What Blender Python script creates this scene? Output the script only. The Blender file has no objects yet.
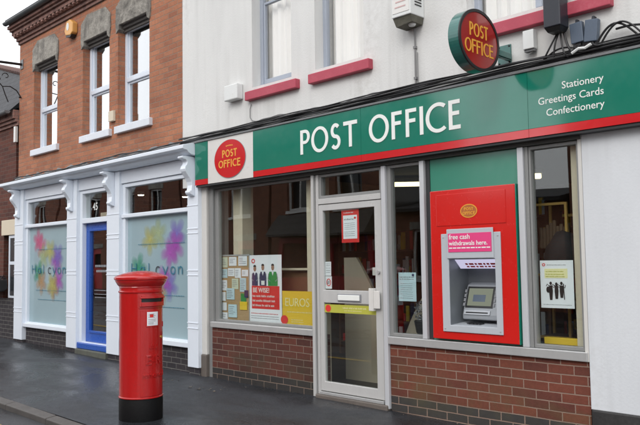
import bpy, bmesh, math, random
from mathutils import Vector, Matrix
from mathutils.geometry import tessellate_polygon
random.seed(7)
PI = math.pi
scene = bpy.context.scene
COL = scene.collection
# ------------------------------------------------------------------ materials
def newmat(name):
    m = bpy.data.materials.new(name); m.use_nodes = True
    nt = m.node_tree; nt.nodes.clear()
    out = nt.nodes.new('ShaderNodeOutputMaterial')
    return m, nt, out
def N(nt, t, **kw):
    n = nt.nodes.new(t)
    for k, v in kw.items(): setattr(n, k, v)
    return n
def col4(c): return (c[0], c[1], c[2], 1)
def ramp(nt, src, p0, p1, c0=(0,0,0), c1=(1,1,1)):
    r = N(nt, 'ShaderNodeValToRGB'); e = r.color_ramp.elements
    e[0].position = p0; e[1].position = p1; e[0].color = col4(c0); e[1].color = col4(c1)
    nt.links.new(src, r.inputs[0]); return r.outputs[0]
def mixc(nt, fac, a, b, mode='MIX'):
    m = N(nt, 'ShaderNodeMix', data_type='RGBA', blend_type=mode)
    for sock, v in ((m.inputs[0], fac), (m.inputs[6], a), (m.inputs[7], b)):
        if hasattr(v, 'links'): nt.links.new(v, sock)
        elif isinstance(v, (int, float)): sock.default_value = v
        else: sock.default_value = col4(v)
    return m.outputs[2]
def noise(nt, vec, scale, detail=4, rough=.55, dist=0):
    n = N(nt, 'ShaderNodeTexNoise'); n.inputs['Scale'].default_value = scale
    n.inputs['Detail'].default_value = detail; n.inputs['Roughness'].default_value = rough
    n.inputs['Distortion'].default_value = dist
    nt.links.new(vec, n.inputs['Vector']); return n.outputs['Fac']
def pos(nt): return N(nt, 'ShaderNodeNewGeometry').outputs['Position']
def math_(nt, op, a, b=0.0, clamp=False):
    m = N(nt, 'ShaderNodeMath', operation=op); m.use_clamp = clamp
    for s, v in ((m.inputs[0], a), (m.inputs[1], b)):
        if hasattr(v, 'links'): nt.links.new(v, s)
        else: s.default_value = v
    return m.outputs[0]
def bump(nt, h, strength, dist=.01):
    b = N(nt, 'ShaderNodeBump'); b.inputs['Strength'].default_value = strength
    b.inputs['Distance'].default_value = dist; nt.links.new(h, b.inputs['Height']); return b.outputs[0]
def principled(nt, out, color, rough, normal=None, metal=0, coat=0, spec=.5, emis=None, estr=0):
    p = N(nt, 'ShaderNodeBsdfPrincipled')
    for s, v in ((p.inputs['Base Color'], color), (p.inputs['Roughness'], rough)):
        if hasattr(v, 'links'): nt.links.new(v, s)
        elif isinstance(v, (int, float)): s.default_value = v
        else: s.default_value = col4(v)
    p.inputs['Metallic'].default_value = metal
    p.inputs['Coat Weight'].default_value = coat
    p.inputs['Coat Roughness'].default_value = .08
    p.inputs['Specular IOR Level'].default_value = spec
    if normal is not None: nt.links.new(normal, p.inputs['Normal'])
    if emis: p.inputs['Emission Color'].default_value = col4(emis); p.inputs['Emission Strength'].default_value = estr
    nt.links.new(p.outputs[0], out.inputs[0]); return p
def paint(name, c, rough=.45, var=.12, dirt=(.2,.18,.15), dirtamt=.25, scale=3, bumpy=.15, bscale=60, metal=0, coat=0, streak=True, spec=.5):
    m, nt, out = newmat(name); P = pos(nt)
    mp = N(nt, 'ShaderNodeMapping'); mp.inputs['Scale'].default_value = (1, 1, .22 if streak else 1)
    nt.links.new(P, mp.inputs[0])
    n1 = noise(nt, mp.outputs[0], scale, 6, .65)
    n2 = noise(nt, P, scale*9, 4, .6)
    a = mixc(nt, ramp(nt, n1, .3, .75), [x*(1-var) for x in c], [min(1, x*(1+var*.5)) for x in c])
    d = math_(nt, 'MULTIPLY', ramp(nt, n1, .5, .8), ramp(nt, n2, .42, .7))
    d = math_(nt, 'MULTIPLY', d, dirtamt)
    a = mixc(nt, d, a, dirt)
    if name.endswith('render'):
        m2 = N(nt, 'ShaderNodeMapping'); m2.inputs['Scale'].default_value = (7, 7, .45); nt.links.new(P, m2.inputs[0])
        st = math_(nt, 'MULTIPLY', ramp(nt, noise(nt, m2.outputs[0], 1.0, 5, .6), .50, .72), ramp(nt, noise(nt, P, .8, 3), .38, .62))
        a = mixc(nt, math_(nt, 'MULTIPLY', st, .22), a, [q*.5 for q in dirt])
        sp_ = N(nt, 'ShaderNodeTexVoronoi'); sp_.inputs['Scale'].default_value = 3.1; nt.links.new(P, sp_.inputs['Vector'])
        a = mixc(nt, math_(nt, 'MULTIPLY', math_(nt, 'LESS_THAN', sp_.outputs['Distance'], .026), .45), a, dirt)
    r = math_(nt, 'ADD', math_(nt, 'MULTIPLY', n2, .2), rough-.1)
    principled(nt, out, a, r, bump(nt, noise(nt, P, bscale, 3), bumpy, .004), metal, coat, spec)
    return m
def simple(name, c, rough=.5, metal=0, coat=0, var=.1, scale=8):
    m, nt, out = newmat(name); P = pos(nt)
    n = noise(nt, P, scale, 4)
    principled(nt, out, mixc(nt, n, [x*(1-var) for x in c], [min(1, x*(1+var)) for x in c]), rough, None, metal, coat)
    return m
def brick(name, c1, c2, mortar, shift=(0,0), dark=None, zdark=None, stain=None, rough=.85, bw=.225, rh=.075, ms=.006, c3=None, bstr=.6, soot=.0):
    m, nt, out = newmat(name); P = pos(nt)
    sp = N(nt, 'ShaderNodeSeparateXYZ'); nt.links.new(P, sp.inputs[0])
    x = math_(nt, 'ADD', math_(nt, 'ADD', sp.outputs[0], sp.outputs[1]), shift[0])
    z = math_(nt, 'ADD', sp.outputs[2], shift[1])
    # small wobble so that courses are not ruler straight
    w = math_(nt, 'MULTIPLY', math_(nt, 'SUBTRACT', noise(nt, P, 2.5, 2), .5), .012)
    w2 = math_(nt, 'MULTIPLY', math_(nt, 'SUBTRACT', noise(nt, P, 60, 2), .5), .004)
    z = math_(nt, 'ADD', math_(nt, 'ADD', z, w), w2); x = math_(nt, 'ADD', x, math_(nt, 'MULTIPLY', w2, 1.4))
    cb = N(nt, 'ShaderNodeCombineXYZ'); nt.links.new(x, cb.inputs[0]); nt.links.new(z, cb.inputs[1])
    b = N(nt, 'ShaderNodeTexBrick'); b.offset = .5; b.offset_frequency = 2
    nt.links.new(cb.outputs[0], b.inputs['Vector'])
    b.inputs['Scale'].default_value = 1; b.inputs['Mortar Size'].default_value = ms
    b.inputs['Mortar Smooth'].default_value = .35; b.inputs['Bias'].default_value = 0
    b.inputs['Brick Width'].default_value = bw; b.inputs['Row Height'].default_value = rh
    b.inputs['Color1'].default_value = col4(c1); b.inputs['Color2'].default_value = col4(c2)
    b.inputs['Mortar'].default_value = col4(c1)
    c = b.outputs['Color']
    # second brick-wise variation: same bond, black/white id mixed in
    b2 = N(nt, 'ShaderNodeTexBrick'); b2.offset = .5; b2.offset_frequency = 2; nt.links.new(cb.outputs[0], b2.inputs['Vector'])
    for k in ('Scale', 'Mortar Size', 'Brick Width', 'Row Height'): b2.inputs[k].default_value = b.inputs[k].default_value
    b2.inputs['Bias'].default_value = -.55; b2.inputs['Color1'].default_value = (0,0,0,1); b2.inputs['Color2'].default_value = (1,1,1,1); b2.inputs['Mortar'].default_value = (0,0,0,1)
    if c3: c = mixc(nt, math_(nt, 'MULTIPLY', b2.outputs['Color'], .75), c, c3)
    c = mixc(nt, ramp(nt, noise(nt, P, 26, 5, .7), .35, .75), c, mixc(nt, .55, c, (.5,.5,.5), 'MULTIPLY'))
    c = mixc(nt, ramp(nt, noise(nt, P, 1.6, 5, .6), .35, .7), c, mixc(nt, .35, c, (.45,.42,.42), 'MULTIPLY'))
    if dark:
        row = math_(nt, 'SNAP', math_(nt, 'ADD', sp.outputs[2], shift[1]), rh)
        f = math_(nt, 'LESS_THAN', row, zdark)
        c = mixc(nt, f, c, mixc(nt, noise(nt, P, 12, 4), dark, [q*1.7 for q in dark]))
    mc = mixc(nt, noise(nt, P, 9, 4), [q*.62 for q in mortar], mortar)
    c = mixc(nt, b.outputs['Fac'], c, mc)
    if stain:
        s = math_(nt, 'MULTIPLY', ramp(nt, noise(nt, P, 1.7, 4, .6, .4), .46, .66), .62)
        zz = math_(nt, 'SUBTRACT', 1, math_(nt, 'MULTIPLY', math_(nt, 'ABSOLUTE', math_(nt, 'SUBTRACT', sp.outputs[2], .26)), 3.2), True)
        c = mixc(nt, math_(nt, 'MULTIPLY', s, zz), c, stain)
    if soot:
        c = mixc(nt, math_(nt, 'MULTIPLY', ramp(nt, noise(nt, P, .9, 6, .7), .45, .7), soot), c, (.06,.05,.05))
    h = math_(nt, 'ADD', math_(nt, 'MULTIPLY', math_(nt, 'SUBTRACT', 1, b.outputs['Fac']), 1.0), math_(nt, 'MULTIPLY', noise(nt, P, 90, 4), .35))
    principled(nt, out, c, rough, bump(nt, h, bstr, .008), 0, 0, .3)
    return m
def glass(name, tint=(.95,.975,.965), boost=1.0, rough=0.0):
    m, nt, out = newmat(name)
    f = N(nt, 'ShaderNodeFresnel')
    bf = N(nt, 'ShaderNodeNewGeometry').outputs['Backfacing']
    nt.links.new(math_(nt, 'ADD', math_(nt, 'MULTIPLY', bf, 1/1.52-1.52), 1.52), f.inputs[0])
    # old float glass is never quite flat
    P = pos(nt); bn = bump(nt, noise(nt, P, 1.1, 1), .09, .03)
    g = N(nt, 'ShaderNodeBsdfGlossy'); g.inputs['Roughness'].default_value = rough
    g.inputs['Color'].default_value = (1,1,1,1); nt.links.new(bn, g.inputs['Normal'])
    t = N(nt, 'ShaderNodeBsdfTransparent'); t.inputs[0].default_value = col4(tint)
    mx = N(nt, 'ShaderNodeMixShader')
    nt.links.new(math_(nt, 'MULTIPLY', f.outputs[0], boost, True), mx.inputs[0])
    nt.links.new(t.outputs[0], mx.inputs[1]); nt.links.new(g.outputs[0], mx.inputs[2]); nt.links.new(mx.outputs[0], out.inputs[0])
    return m
def emit(name, c, s):
    m, nt, out = newmat(name); e = N(nt, 'ShaderNodeEmission'); e.inputs[0].default_value = col4(c); e.inputs[1].default_value = s
    nt.links.new(e.outputs[0], out.inputs[0]); return m

M = {}
M['brick_orange'] = brick('brick_orange', (.50,.212,.118), (.42,.168,.094), (.36,.25,.185), c3=(.31,.125,.080), shift=(.05,.01), ms=.0060, bstr=.8, soot=.25)
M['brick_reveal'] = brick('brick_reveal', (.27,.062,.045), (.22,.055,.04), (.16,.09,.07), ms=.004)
M['brick_riser_r'] = brick('brick_riser', (.205,.062,.038), (.145,.045,.031), (.33,.23,.18), shift=(4.593,-.0045), dark=(.033,.031,.030), zdark=.13, stain=(.105,.090,.040), c3=(.092,.034,.028), rough=.7, ms=.0055)
M['brick_riser_l'] = brick('brick_riser_left', (.150,.048,.033), (.105,.036,.027), (.25,.185,.145), shift=(7.390,-.0095), dark=(.026,.024,.023), zdark=.13, stain=(.050,.052,.034), c3=(.055,.026,.024), rough=.7, ms=.005)
M['brick_blue'] = brick('brick_blue', (.040,.036,.042), (.058,.050,.054), (.17,.165,.155), shift=(.09,.02), c3=(.022,.021,.026), rough=.7, ms=.006)
M['brick_dark'] = brick('brick_dark', (.155,.055,.038), (.11,.04,.03), (.14,.11,.09), c3=(.05,.03,.03), ms=.005)
M['brick_opp'] = brick('brick_opposite', (.30,.115,.07), (.24,.09,.055), (.2,.16,.13), c3=(.12,.06,.05))
M['corbel'] = brick('corbel_brick', (.34,.19,.155), (.27,.145,.12), (.22,.17,.15), bw=.11, c3=(.05,.03,.03), ms=.005)
def stone_mat():
    m, nt, out = newmat('lintel_stone'); P = pos(nt)
    n1 = noise(nt, P, 2.6, 6, .7, .5); n2 = noise(nt, P, 22, 5, .7)
    c = mixc(nt, ramp(nt, n1, .36, .56), (.105,.098,.088), (.36,.34,.30))
    c = mixc(nt, math_(nt, 'MULTIPLY', ramp(nt, n2, .45, .7), .55), c, (.12,.11,.10))
    principled(nt, out, c, .9, bump(nt, math_(nt, 'ADD', n1, n2), .9, .02)); return m
M['stone'] = stone_mat()
M['stone_dark'] = paint('moulded_stone', (.10,.092,.085), .85, .3, (.04,.04,.04), .8, 5, .5, 30, streak=False)
M['render'] = paint('white_render', (.685,.69,.675), .7, .12, (.40,.385,.35), .75, 1.5, .5, 55, spec=.3)
M['render_low'] = paint('pale_blue_white_render', (.66,.685,.71), .55, .09, (.36,.35,.33), .5, 1.8, .25, 45, spec=.35)
M['pier'] = paint('cream_white_pier_paint', (.62,.61,.58), .6, .07, (.3,.28,.25), .4, 2.5, .25, 45)
M['plinth'] = paint('black_plinth', (.030,.029,.029), .6, .3, (.09,.085,.08), .4, 4, .4, 40)
M['plinth_brown'] = paint('brown_plinth', (.135,.115,.10), .6, .2, (.04,.04,.04), .5, 4, .4, 40)
M['timber'] = paint('white_timber', (.74,.80,.875), .38, .05, (.35,.36,.36), .25, 3, .12, 40, coat=.1)
M['bluegrey'] = paint('blue_grey_frame', (.36,.40,.47), .35, .08, (.25,.26,.28), .4, 4, .08, 40)
M['upvc'] = paint('white_window_frame', (.66,.72,.80), .3, .04, (.4,.4,.4), .2, 3, .05, 40)
M['sill_white'] = paint('white_sill', (.70,.74,.80), .5, .08, (.3,.29,.27), .4, 5, .2, 40)
M['pinkred'] = paint('faded_red_sill', (.44,.060,.095), .55, .10, (.60,.32,.33), .35, 5, .2, 60, streak=False)
M['fadedpink'] = simple('faded_pink_print', (.60,.42,.41), .6)
M['alu'] = paint('anodised_aluminium', (.50,.505,.50), .35, .1, (.2,.19,.18), .35, 6, .08, 50, metal=.35)
M['door_white'] = paint('grey_white_door', (.50,.50,.49), .4, .1, (.2,.18,.16), .45, 5, .1, 50)
M['mullion'] = paint('bright_aluminium', (.60,.615,.64), .35, .08, (.25,.24,.23), .3, 6, .08, 50, metal=.2)  # mullion highlights put into a brighter base colour
M['framegrey'] = paint('shaded_frame', (.27,.275,.27), .45, .15, (.12,.12,.11), .4, 6, .1, 50, metal=.2)  # frame shading put in as a darker grey than the mullions
M['gasket_gap'] = simple('dark_gasket_gap', (.03,.032,.035), .5)  # gaskets; also stands in for the shaded gaps between frame members
M['headgrey'] = paint('shaded_grey_head', (.085,.09,.085), .5, .2, (.04,.04,.04), .4, 6, .1)  # dark grey carries the shade below the sign
M['cream'] = paint('cream_post', (.66,.58,.45), .6, .08, (.3,.26,.2), .3, 3, .1)
M['green'] = paint('sign_green', (.010,.185,.125), .14, .06, (.04,.18,.14), .06, 1.5, .02, 8, coat=.9)
M['green2'] = paint('panel_green', (.045,.240,.165), .2, .05, (.1,.3,.24), .06, 1.5, .04, 20, coat=.15)
M['red'] = paint('sign_red', (.58,.016,.020), .16, .05, (.5,.05,.05), .06, 2, .02, 8, coat=.8)
M['atmred'] = paint('cash_machine_red', (.60,.012,.008), .25, .05, (.5,.04,.03), .0, 2, .0, 10, coat=.4)
M['signwhite'] = paint('sign_white', (.68,.67,.64), .3, .05, (.5,.48,.45), .3, 2, .03, 20, coat=.3)
M['letter'] = simple('letter_white', (.80,.82,.79), .4, var=.02)
M['yellow'] = simple('letter_yellow', (.74,.36,.04), .45, var=.05)
M['pillar'] = paint('pillar_box_red', (.47,.010,.010), .22, .22, (.16,.02,.018), .6, 4.5, .32, 30, coat=.35)
M['pillar_black'] = paint('pillar_box_black', (.005,.005,.0055), .6, .2, (.02,.02,.02), .3, 5, .4, 40, spec=.2)
M['black'] = simple('black', (.012,.012,.013), .45)
M['bagcloth'] = simple('matt_black_cloth', (.012,.012,.014), .95)
M['cable'] = simple('black_cable', (.014,.014,.015), .5)
M['cable_grey'] = simple('grey_cable', (.20,.20,.20), .55)
M['slate'] = brick('slate_roof', (.050,.052,.058), (.038,.039,.045), (.018,.018,.02), bw=.3, rh=.2, ms=.01, c3=(.07,.07,.068), bstr=.8, rough=.7)
M['ridge'] = simple('ridge_tile', (.10,.045,.035), .8)
M['gutter'] = paint('grey_green_gutter', (.055,.065,.068), .4, .3, (.12,.13,.12), .5, 5, .1, 40)
M['lead'] = paint('grey_lead', (.17,.175,.18), .5, .25, (.07,.07,.07), .5, 6, .4, 30, streak=False)
M['blue'] = paint('blue_door_paint', (.012,.085,.42), .3, .06, (.02,.06,.2), .3, 4, .05, 40, coat=.3)
M['step'] = paint('mossy_step', (.10,.105,.085), .75, .3, (.04,.045,.03), .6, 6, .5, 40, streak=False)
M['glass'] = glass('shop_glass', boost=1.25)
M['glass45'] = glass('fanlight_glass', boost=1.35)
M['mirror'] = glass('upper_glass', tint=(.55,.6,.62), boost=5.2)
M['curtainglass'] = glass('curtained_glass', tint=(.99,.99,.99), boost=1.2)
M['curtain'] = paint('net_curtain', (.80,.79,.75), .9, .05, (.6,.6,.58), .2, 3, .1)
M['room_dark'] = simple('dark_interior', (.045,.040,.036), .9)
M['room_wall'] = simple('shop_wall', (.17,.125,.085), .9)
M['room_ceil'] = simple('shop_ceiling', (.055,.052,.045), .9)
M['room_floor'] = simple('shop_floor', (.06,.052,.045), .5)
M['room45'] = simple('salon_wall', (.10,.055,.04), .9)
M['tube'] = emit('lit_tube', (1,.84,.46), 2.0)
M['spot'] = emit('lit_downlight', (1,.88,.68), 14)
M['screenlit'] = emit('lit_screen', (.50,.54,.42), .30)
M['lamphead'] = emit('lit_header', (.62,.60,.80), .62)
M['atmgrey'] = paint('cash_machine_grey', (.46,.49,.525), .4, .06, (.3,.3,.3), .3, 6, .08, 60)
M['atmmid'] = paint('cash_machine_mid_grey', (.30,.325,.35), .4, .06, (.2,.2,.2), .3, 6, .08, 60)
M['atmgrey2'] = paint('cash_machine_steel', (.20,.22,.24), .35, .08, (.15,.15,.15), .3, 6, .08, 60, metal=.3)
M['badge'] = simple('badge_orange', (.42,.12,.03), .4)
M['pink'] = simple('pink_card', (.72,.055,.21), .4, var=.03)
M['paper'] = simple('white_paper', (.80,.82,.86), .7, var=.03)
M['paper_blue'] = simple('pale_blue_paper', (.50,.66,.72), .7, var=.03)
M['paper_cream'] = simple('pale_green_paper', (.60,.64,.50), .7, var=.03)
M['postred'] = simple('poster_red', (.68,.035,.03), .5, var=.03)
M['postyellow'] = simple('poster_yellow', (.74,.50,.035), .5, var=.03)
M['stickyellow'] = simple('sticker_lime', (.46,.46,.06), .5, var=.05)
M['paleyellow'] = simple('pale_yellow_print', (.80,.76,.42), .6, var=.03)
M['cork'] = simple('cork_board', (.42,.28,.14), .9, var=.15, scale=40)
M['navy'] = simple('print_navy', (.03,.035,.10), .7)
M['skin'] = simple('print_skin', (.32,.17,.11), .7)
M['printgreen'] = simple('print_green', (.03,.26,.06), .7)
M['printgrey'] = simple('print_grey', (.25,.26,.28), .7)
M['brightyellow'] = simple('note_yellow', (.80,.55,.03), .7)
M['brass'] = simple('brass', (.75,.50,.14), .3, metal=.75)
M['brasslit'] = simple('yellow_shelf_edge', (.62,.40,.13), .4)
M['wood'] = simple('brown_wood', (.16,.085,.045), .6)
M['bell_yellow'] = paint('yellow_bell_box', (.70,.36,.10), .45, .06, (.4,.3,.2), .2, 6, .05)
M['bell_white'] = paint('white_plastic', (.70,.72,.71), .5, .06, (.4,.38,.33), .4, 7, .1)
M['jbox'] = paint('blue_grey_box', (.085,.115,.16), .45, .1, (.05,.05,.06), .4, 8, .1)
M['fbox'] = paint('black_blue_box', (.022,.026,.036), .45, .15, (.05,.05,.06), .3, 8, .1)
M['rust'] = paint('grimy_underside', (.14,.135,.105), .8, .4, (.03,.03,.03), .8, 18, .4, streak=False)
M['teal'] = paint('sign_rim_teal', (.022,.135,.115), .22, .25, (.008,.03,.028), .8, 3, .05, coat=.5)
M['rounded'] = paint('roundel_face', (.33,.016,.012), .2, .15, (.20,.03,.025), .5, 4, .04, coat=.7)
M['leaf'] = simple('litter', (.13,.11,.085), .8, var=.4)
M['kerb'] = paint('granite_kerb', (.085,.078,.072), .6, .3, (.05,.05,.05), .6, 7, .5, 70, streak=False)
M['yellowline'] = paint('yellow_road_paint', (.50,.33,.05), .7, .2, (.08,.08,.08), .7, 9, .4, 60, streak=False)
M['canopy'] = brick('canopy_slates', (.12,.115,.11), (.09,.085,.085), (.05,.05,.05), bw=.3, rh=.2, ms=.012)
M['optred'] = simple('red_frame', (.45,.03,.03), .5)
M['optwhite'] = simple('white_frame_opposite', (.70,.70,.68), .5)
M['opdark'] = simple('dark_window', (.03,.035,.04), .15)

# wet pavement / road
def asphalt(name, c, wet0, wet1, patch=.5):
    m, nt, out = newmat(name); P = pos(nt)
    mp = N(nt, 'ShaderNodeMapping'); mp.inputs['Scale'].default_value = (.55, 1.0, 1); mp.inputs['Rotation'].default_value = (0, 0, .5); nt.links.new(P, mp.inputs[0])
    big = noise(nt, mp.outputs[0], 1.1, 6, .62, .6)
    mid = noise(nt, P, 7, 5, .6)
    fine = noise(nt, P, 160, 3, .7)
    g2 = noise(nt, P, 48, 3, .75)
    v = N(nt, 'ShaderNodeTexVoronoi'); v.inputs['Scale'].default_value = 75; nt.links.new(P, v.inputs['Vector'])
    base = mixc(nt, ramp(nt, big, .38, .62), [q*.62 for q in c], [q*1.45 for q in c])
    base = mixc(nt, ramp(nt, mid, .4, .75), base, mixc(nt, .6, base, (.55,.55,.55), 'MULTIPLY'))
    base = mixc(nt, math_(nt, 'MULTIPLY', ramp(nt, fine, .55, .75), .5), base, [q*2.6 for q in c])
    base = mixc(nt, math_(nt, 'MULTIPLY', ramp(nt, g2, .5, .66), .55), base, [q*2.2 for q in c])
    gm = N(nt, 'ShaderNodeTexVoronoi'); gm.inputs['Scale'].default_value = 2.6; nt.links.new(P, gm.inputs['Vector'])
    base = mixc(nt, math_(nt, 'MULTIPLY', math_(nt, 'LESS_THAN', gm.outputs['Distance'], .032), .5), base, [q*3.4 for q in c])
    r = math_(nt, 'ADD', math_(nt, 'MULTIPLY', ramp(nt, big, .35, .66), wet1-wet0), wet0)
    r = math_(nt, 'ADD', r, math_(nt, 'MULTIPLY', mid, .12))
    h = math_(nt, 'ADD', math_(nt, 'MULTIPLY', v.outputs['Distance'], .55), math_(nt, 'ADD', math_(nt, 'MULTIPLY', fine, .5), math_(nt, 'MULTIPLY', mid, 2.2)))
    principled(nt, out, base, r, bump(nt, math_(nt, 'ADD', h, g2), .42, .006), 0, 0, .5)
    return m
M['pave'] = asphalt('wet_pavement_asphalt', (.021,.023,.027), .05, .62)
M['road'] = asphalt('wet_road_asphalt', (.028,.030,.034), .16, .5)

# frosted film and soft flower prints (film is the surface; the prints fade at their edges)
def frosted():
    m, nt, out = newmat('frosted_film'); P = pos(nt)
    c = mixc(nt, noise(nt, P, 1.1, 3), (.235,.355,.40), (.33,.445,.48))
    p = principled(nt, out, c, .32, None, 0, .5); return m
M['frost'] = frosted()
def petal(name, c):
    m, nt, out = newmat(name)
    tc = N(nt, 'ShaderNodeTexCoord').outputs['Object']
    ln = N(nt, 'ShaderNodeVectorMath', operation='LENGTH'); nt.links.new(tc, ln.inputs[0])
    nz = math_(nt, 'MULTIPLY', math_(nt, 'SUBTRACT', noise(nt, tc, 9, 3), .5), .75)
    sp = N(nt, 'ShaderNodeSeparateXYZ'); nt.links.new(tc, sp.inputs[0])
    th = math_(nt, 'ARCTAN2', sp.outputs[2], sp.outputs[0])
    pt = math_(nt, 'ABSOLUTE', math_(nt, 'COSINE', math_(nt, 'ADD', math_(nt, 'MULTIPLY', th, 2.5), len(name)*.9)))
    l = math_(nt, 'DIVIDE', ln.outputs['Value'], math_(nt, 'ADD', math_(nt, 'MULTIPLY', pt, .5), .62))
    l = math_(nt, 'ADD', l, math_(nt, 'MULTIPLY', nz, .10))
    a = ramp(nt, l, .0, .23, (.56,.56,.56), (0,0,0))
    d = N(nt, 'ShaderNodeBsdfDiffuse'); d.inputs[0].default_value = col4(c)
    t = N(nt, 'ShaderNodeBsdfTransparent'); mx = N(nt, 'ShaderNodeMixShader')
    nt.links.new(a, mx.inputs[0]); nt.links.new(t.outputs[0], mx.inputs[1]); nt.links.new(d.outputs[0], mx.inputs[2]); nt.links.new(mx.outputs[0], out.inputs[0])
    return m
for k, c in dict(f_pink=(.66,.18,.32), f_mag=(.46,.12,.50), f_green=(.07,.36,.22), f_orange=(.52,.33,.18), f_yellow=(.52,.50,.18), f_purple=(.26,.20,.56), f_pale=(.44,.52,.30)).items(): M[k] = petal(k, c)

# ------------------------------------------------------------------ mesh builder
ORG = {}
class MB:
    def __init__(s): s.v = []; s.f = []
    def add(s, vs, fs):
        o = len(s.v); s.v += [tuple(v) for v in vs]; s.f += [tuple(i+o for i in f) for f in fs]; return s
    def box(s, x0, x1, y0, y1, z0, z1):
        x0, x1 = min(x0,x1), max(x0,x1); y0, y1 = min(y0,y1), max(y0,y1); z0, z1 = min(z0,z1), max(z0,z1)
        return s.add([(x0,y0,z0),(x1,y0,z0),(x1,y1,z0),(x0,y1,z0),(x0,y0,z1),(x1,y0,z1),(x1,y1,z1),(x0,y1,z1)],
                     [(0,3,2,1),(4,5,6,7),(0,1,5,4),(1,2,6,5),(2,3,7,6),(3,0,4,7)])
    def prism(s, poly, axis, a, b):
        # poly of 2-D points extruded along axis between a and b
        def P(p, t):
            return {'x':(t,p[0],p[1]), 'y':(p[0],t,p[1]), 'z':(p[0],p[1],t)}[axis]
        n = len(poly); vs = [P(p, a) for p in poly]+[P(p, b) for p in poly]
        fs = [tuple(range(n-1,-1,-1)), tuple(range(n, 2*n))]+[(i,(i+1)%n,(i+1)%n+n,i+n) for i in range(n)]
        return s.add(vs, fs)
    def plate(s, loops, axis, a, b):
        # filled outline with holes, extruded
        pts = [Vector((p[0],p[1],0)) for l in loops for p in l]
        tris = tessellate_polygon([[Vector((p[0],p[1],0)) for p in l] for l in loops])
        def P(p, t): return {'x':(t,p[0],p[1]), 'y':(p[0],t,p[1]), 'z':(p[0],p[1],t)}[axis]
        n = len(pts); vs = [P(p, a) for p in pts]+[P(p, b) for p in pts]; fs = []
        for t in tris: fs += [tuple(t), tuple(i+n for i in reversed(t))]
        o = 0
        for l in loops:
            k = len(l); fs += [(o+i, o+(i+1)%k, o+(i+1)%k+n, o+i+n) for i in range(k)]; o += k
        return s.add(vs, fs)
    def tube(s, pts, r, n=8, caps=True):
        pts = [Vector(p) for p in pts]; rings = []; vs = []
        up = Vector((0,0,1))
        for i, p in enumerate(pts):
            d = (pts[min(i+1,len(pts)-1)]-pts[max(i-1,0)]).normalized()
            u = up if abs(d.z) < .9 else Vector((1,0,0))
            a = d.cross(u).normalized(); b = a.cross(d).normalized()
            rr = r[i] if isinstance(r, (list, tuple)) else r
            vs += [p+(a*math.cos(2*PI*k/n)+b*math.sin(2*PI*k/n))*rr for k in range(n)]
        fs = [(i*n+k, i*n+(k+1)%n, (i+1)*n+(k+1)%n, (i+1)*n+k) for i in range(len(pts)-1) for k in range(n)]
        if caps: fs += [tuple(range(n-1,-1,-1)), tuple(range((len(pts)-1)*n, len(pts)*n))]
        return s.add(vs, fs)
    def lathe(s, prof, c=(0,0,0), n=64, axis='z'):
        vs = []
        for r, h in prof:
            for k in range(n):
                a = 2*PI*k/n; x, y = r*math.cos(a), r*math.sin(a)
                vs.append({'z':(c[0]+x,c[1]+y,c[2]+h), 'x':(c[0]+h,c[1]+x,c[2]+y), 'y':(c[0]+x,c[1]+h,c[2]+y)}[axis])
        m = len(prof)
        fs = [(i*n+k, i*n+(k+1)%n, (i+1)*n+(k+1)%n, (i+1)*n+k) for i in range(m-1) for k in range(n)]
        fs += [tuple(range(n-1,-1,-1)), tuple(range((m-1)*n, m*n))]
        return s.add(vs, fs)
    def wall(s, x0, x1, z0, z1, yf, yb, holes=()):
        xs = sorted({x0,x1,*[h[0] for h in holes],*[h[1] for h in holes]}); zs = sorted({z0,z1,*[h[2] for h in holes],*[h[3] for h in holes]})
        def solid(i, j):
            if i < 0 or j < 0 or i >= len(xs)-1 or j >= len(zs)-1: return False
            cx, cz = (xs[i]+xs[i+1])/2, (zs[j]+zs[j+1])/2
            return not any(h[0] < cx < h[1] and h[2] < cz < h[3] for h in holes)
        for i in range(len(xs)-1):
            for j in range(len(zs)-1):
                if not solid(i, j): continue
                a, b, c, d = xs[i], xs[i+1], zs[j], zs[j+1]
                s.add([(a,yf,c),(b,yf,c),(b,yf,d),(a,yf,d)], [(0,1,2,3)])
                s.add([(a,yb,c),(b,yb,c),(b,yb,d),(a,yb,d)], [(3,2,1,0)])
                if not solid(i-1,j): s.add([(a,yf,c),(a,yf,d),(a,yb,d),(a,yb,c)], [(0,1,2,3)])
                if not solid(i+1,j): s.add([(b,yf,c),(b,yb,c),(b,yb,d),(b,yf,d)], [(0,1,2,3)])
                if not solid(i,j-1): s.add([(a,yf,c),(a,yb,c),(b,yb,c),(b,yf,c)], [(0,1,2,3)])
                if not solid(i,j+1): s.add([(a,yf,d),(b,yf,d),(b,yb,d),(a,yb,d)], [(0,1,2,3)])
        return s
    def build(s, name, mat, parent=None, bev=0, smooth=False, label=None, org=None):
        o0 = Vector((0,0,0))
        if parent is not None: o0 = ORG[parent.name]
        if org is not None: o0 = Vector(org)
        me = bpy.data.meshes.new(name); me.from_pydata([tuple(Vector(v)-o0) for v in s.v], [], s.f); me.validate()
        bm = bmesh.new(); bm.from_mesh(me)
        if len(bm.verts) < 60000: bmesh.ops.remove_doubles(bm, verts=bm.verts, dist=1e-5)
        bmesh.ops.recalc_face_normals(bm, faces=bm.faces); bm.to_mesh(me); bm.free()
        if smooth:
            for p in me.polygons: p.use_smooth = True
            try: me.set_sharp_from_angle(angle=math.radians(35))
            except Exception: pass
        ob = bpy.data.objects.new(name, me); COL.objects.link(ob); me.materials.append(mat)
        if parent is not None: ob.parent = parent
        if org is not None: ob.location = o0 if parent is None else o0-ORG[parent.name]
        ORG[ob.name] = o0.copy()
        if bev:
            b = ob.modifiers.new('bevel', 'BEVEL'); b.width = bev; b.segments = 2; b.limit_method = 'ANGLE'; b.angle_limit = math.radians(40)
        if label: ob['label'] = label
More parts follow.
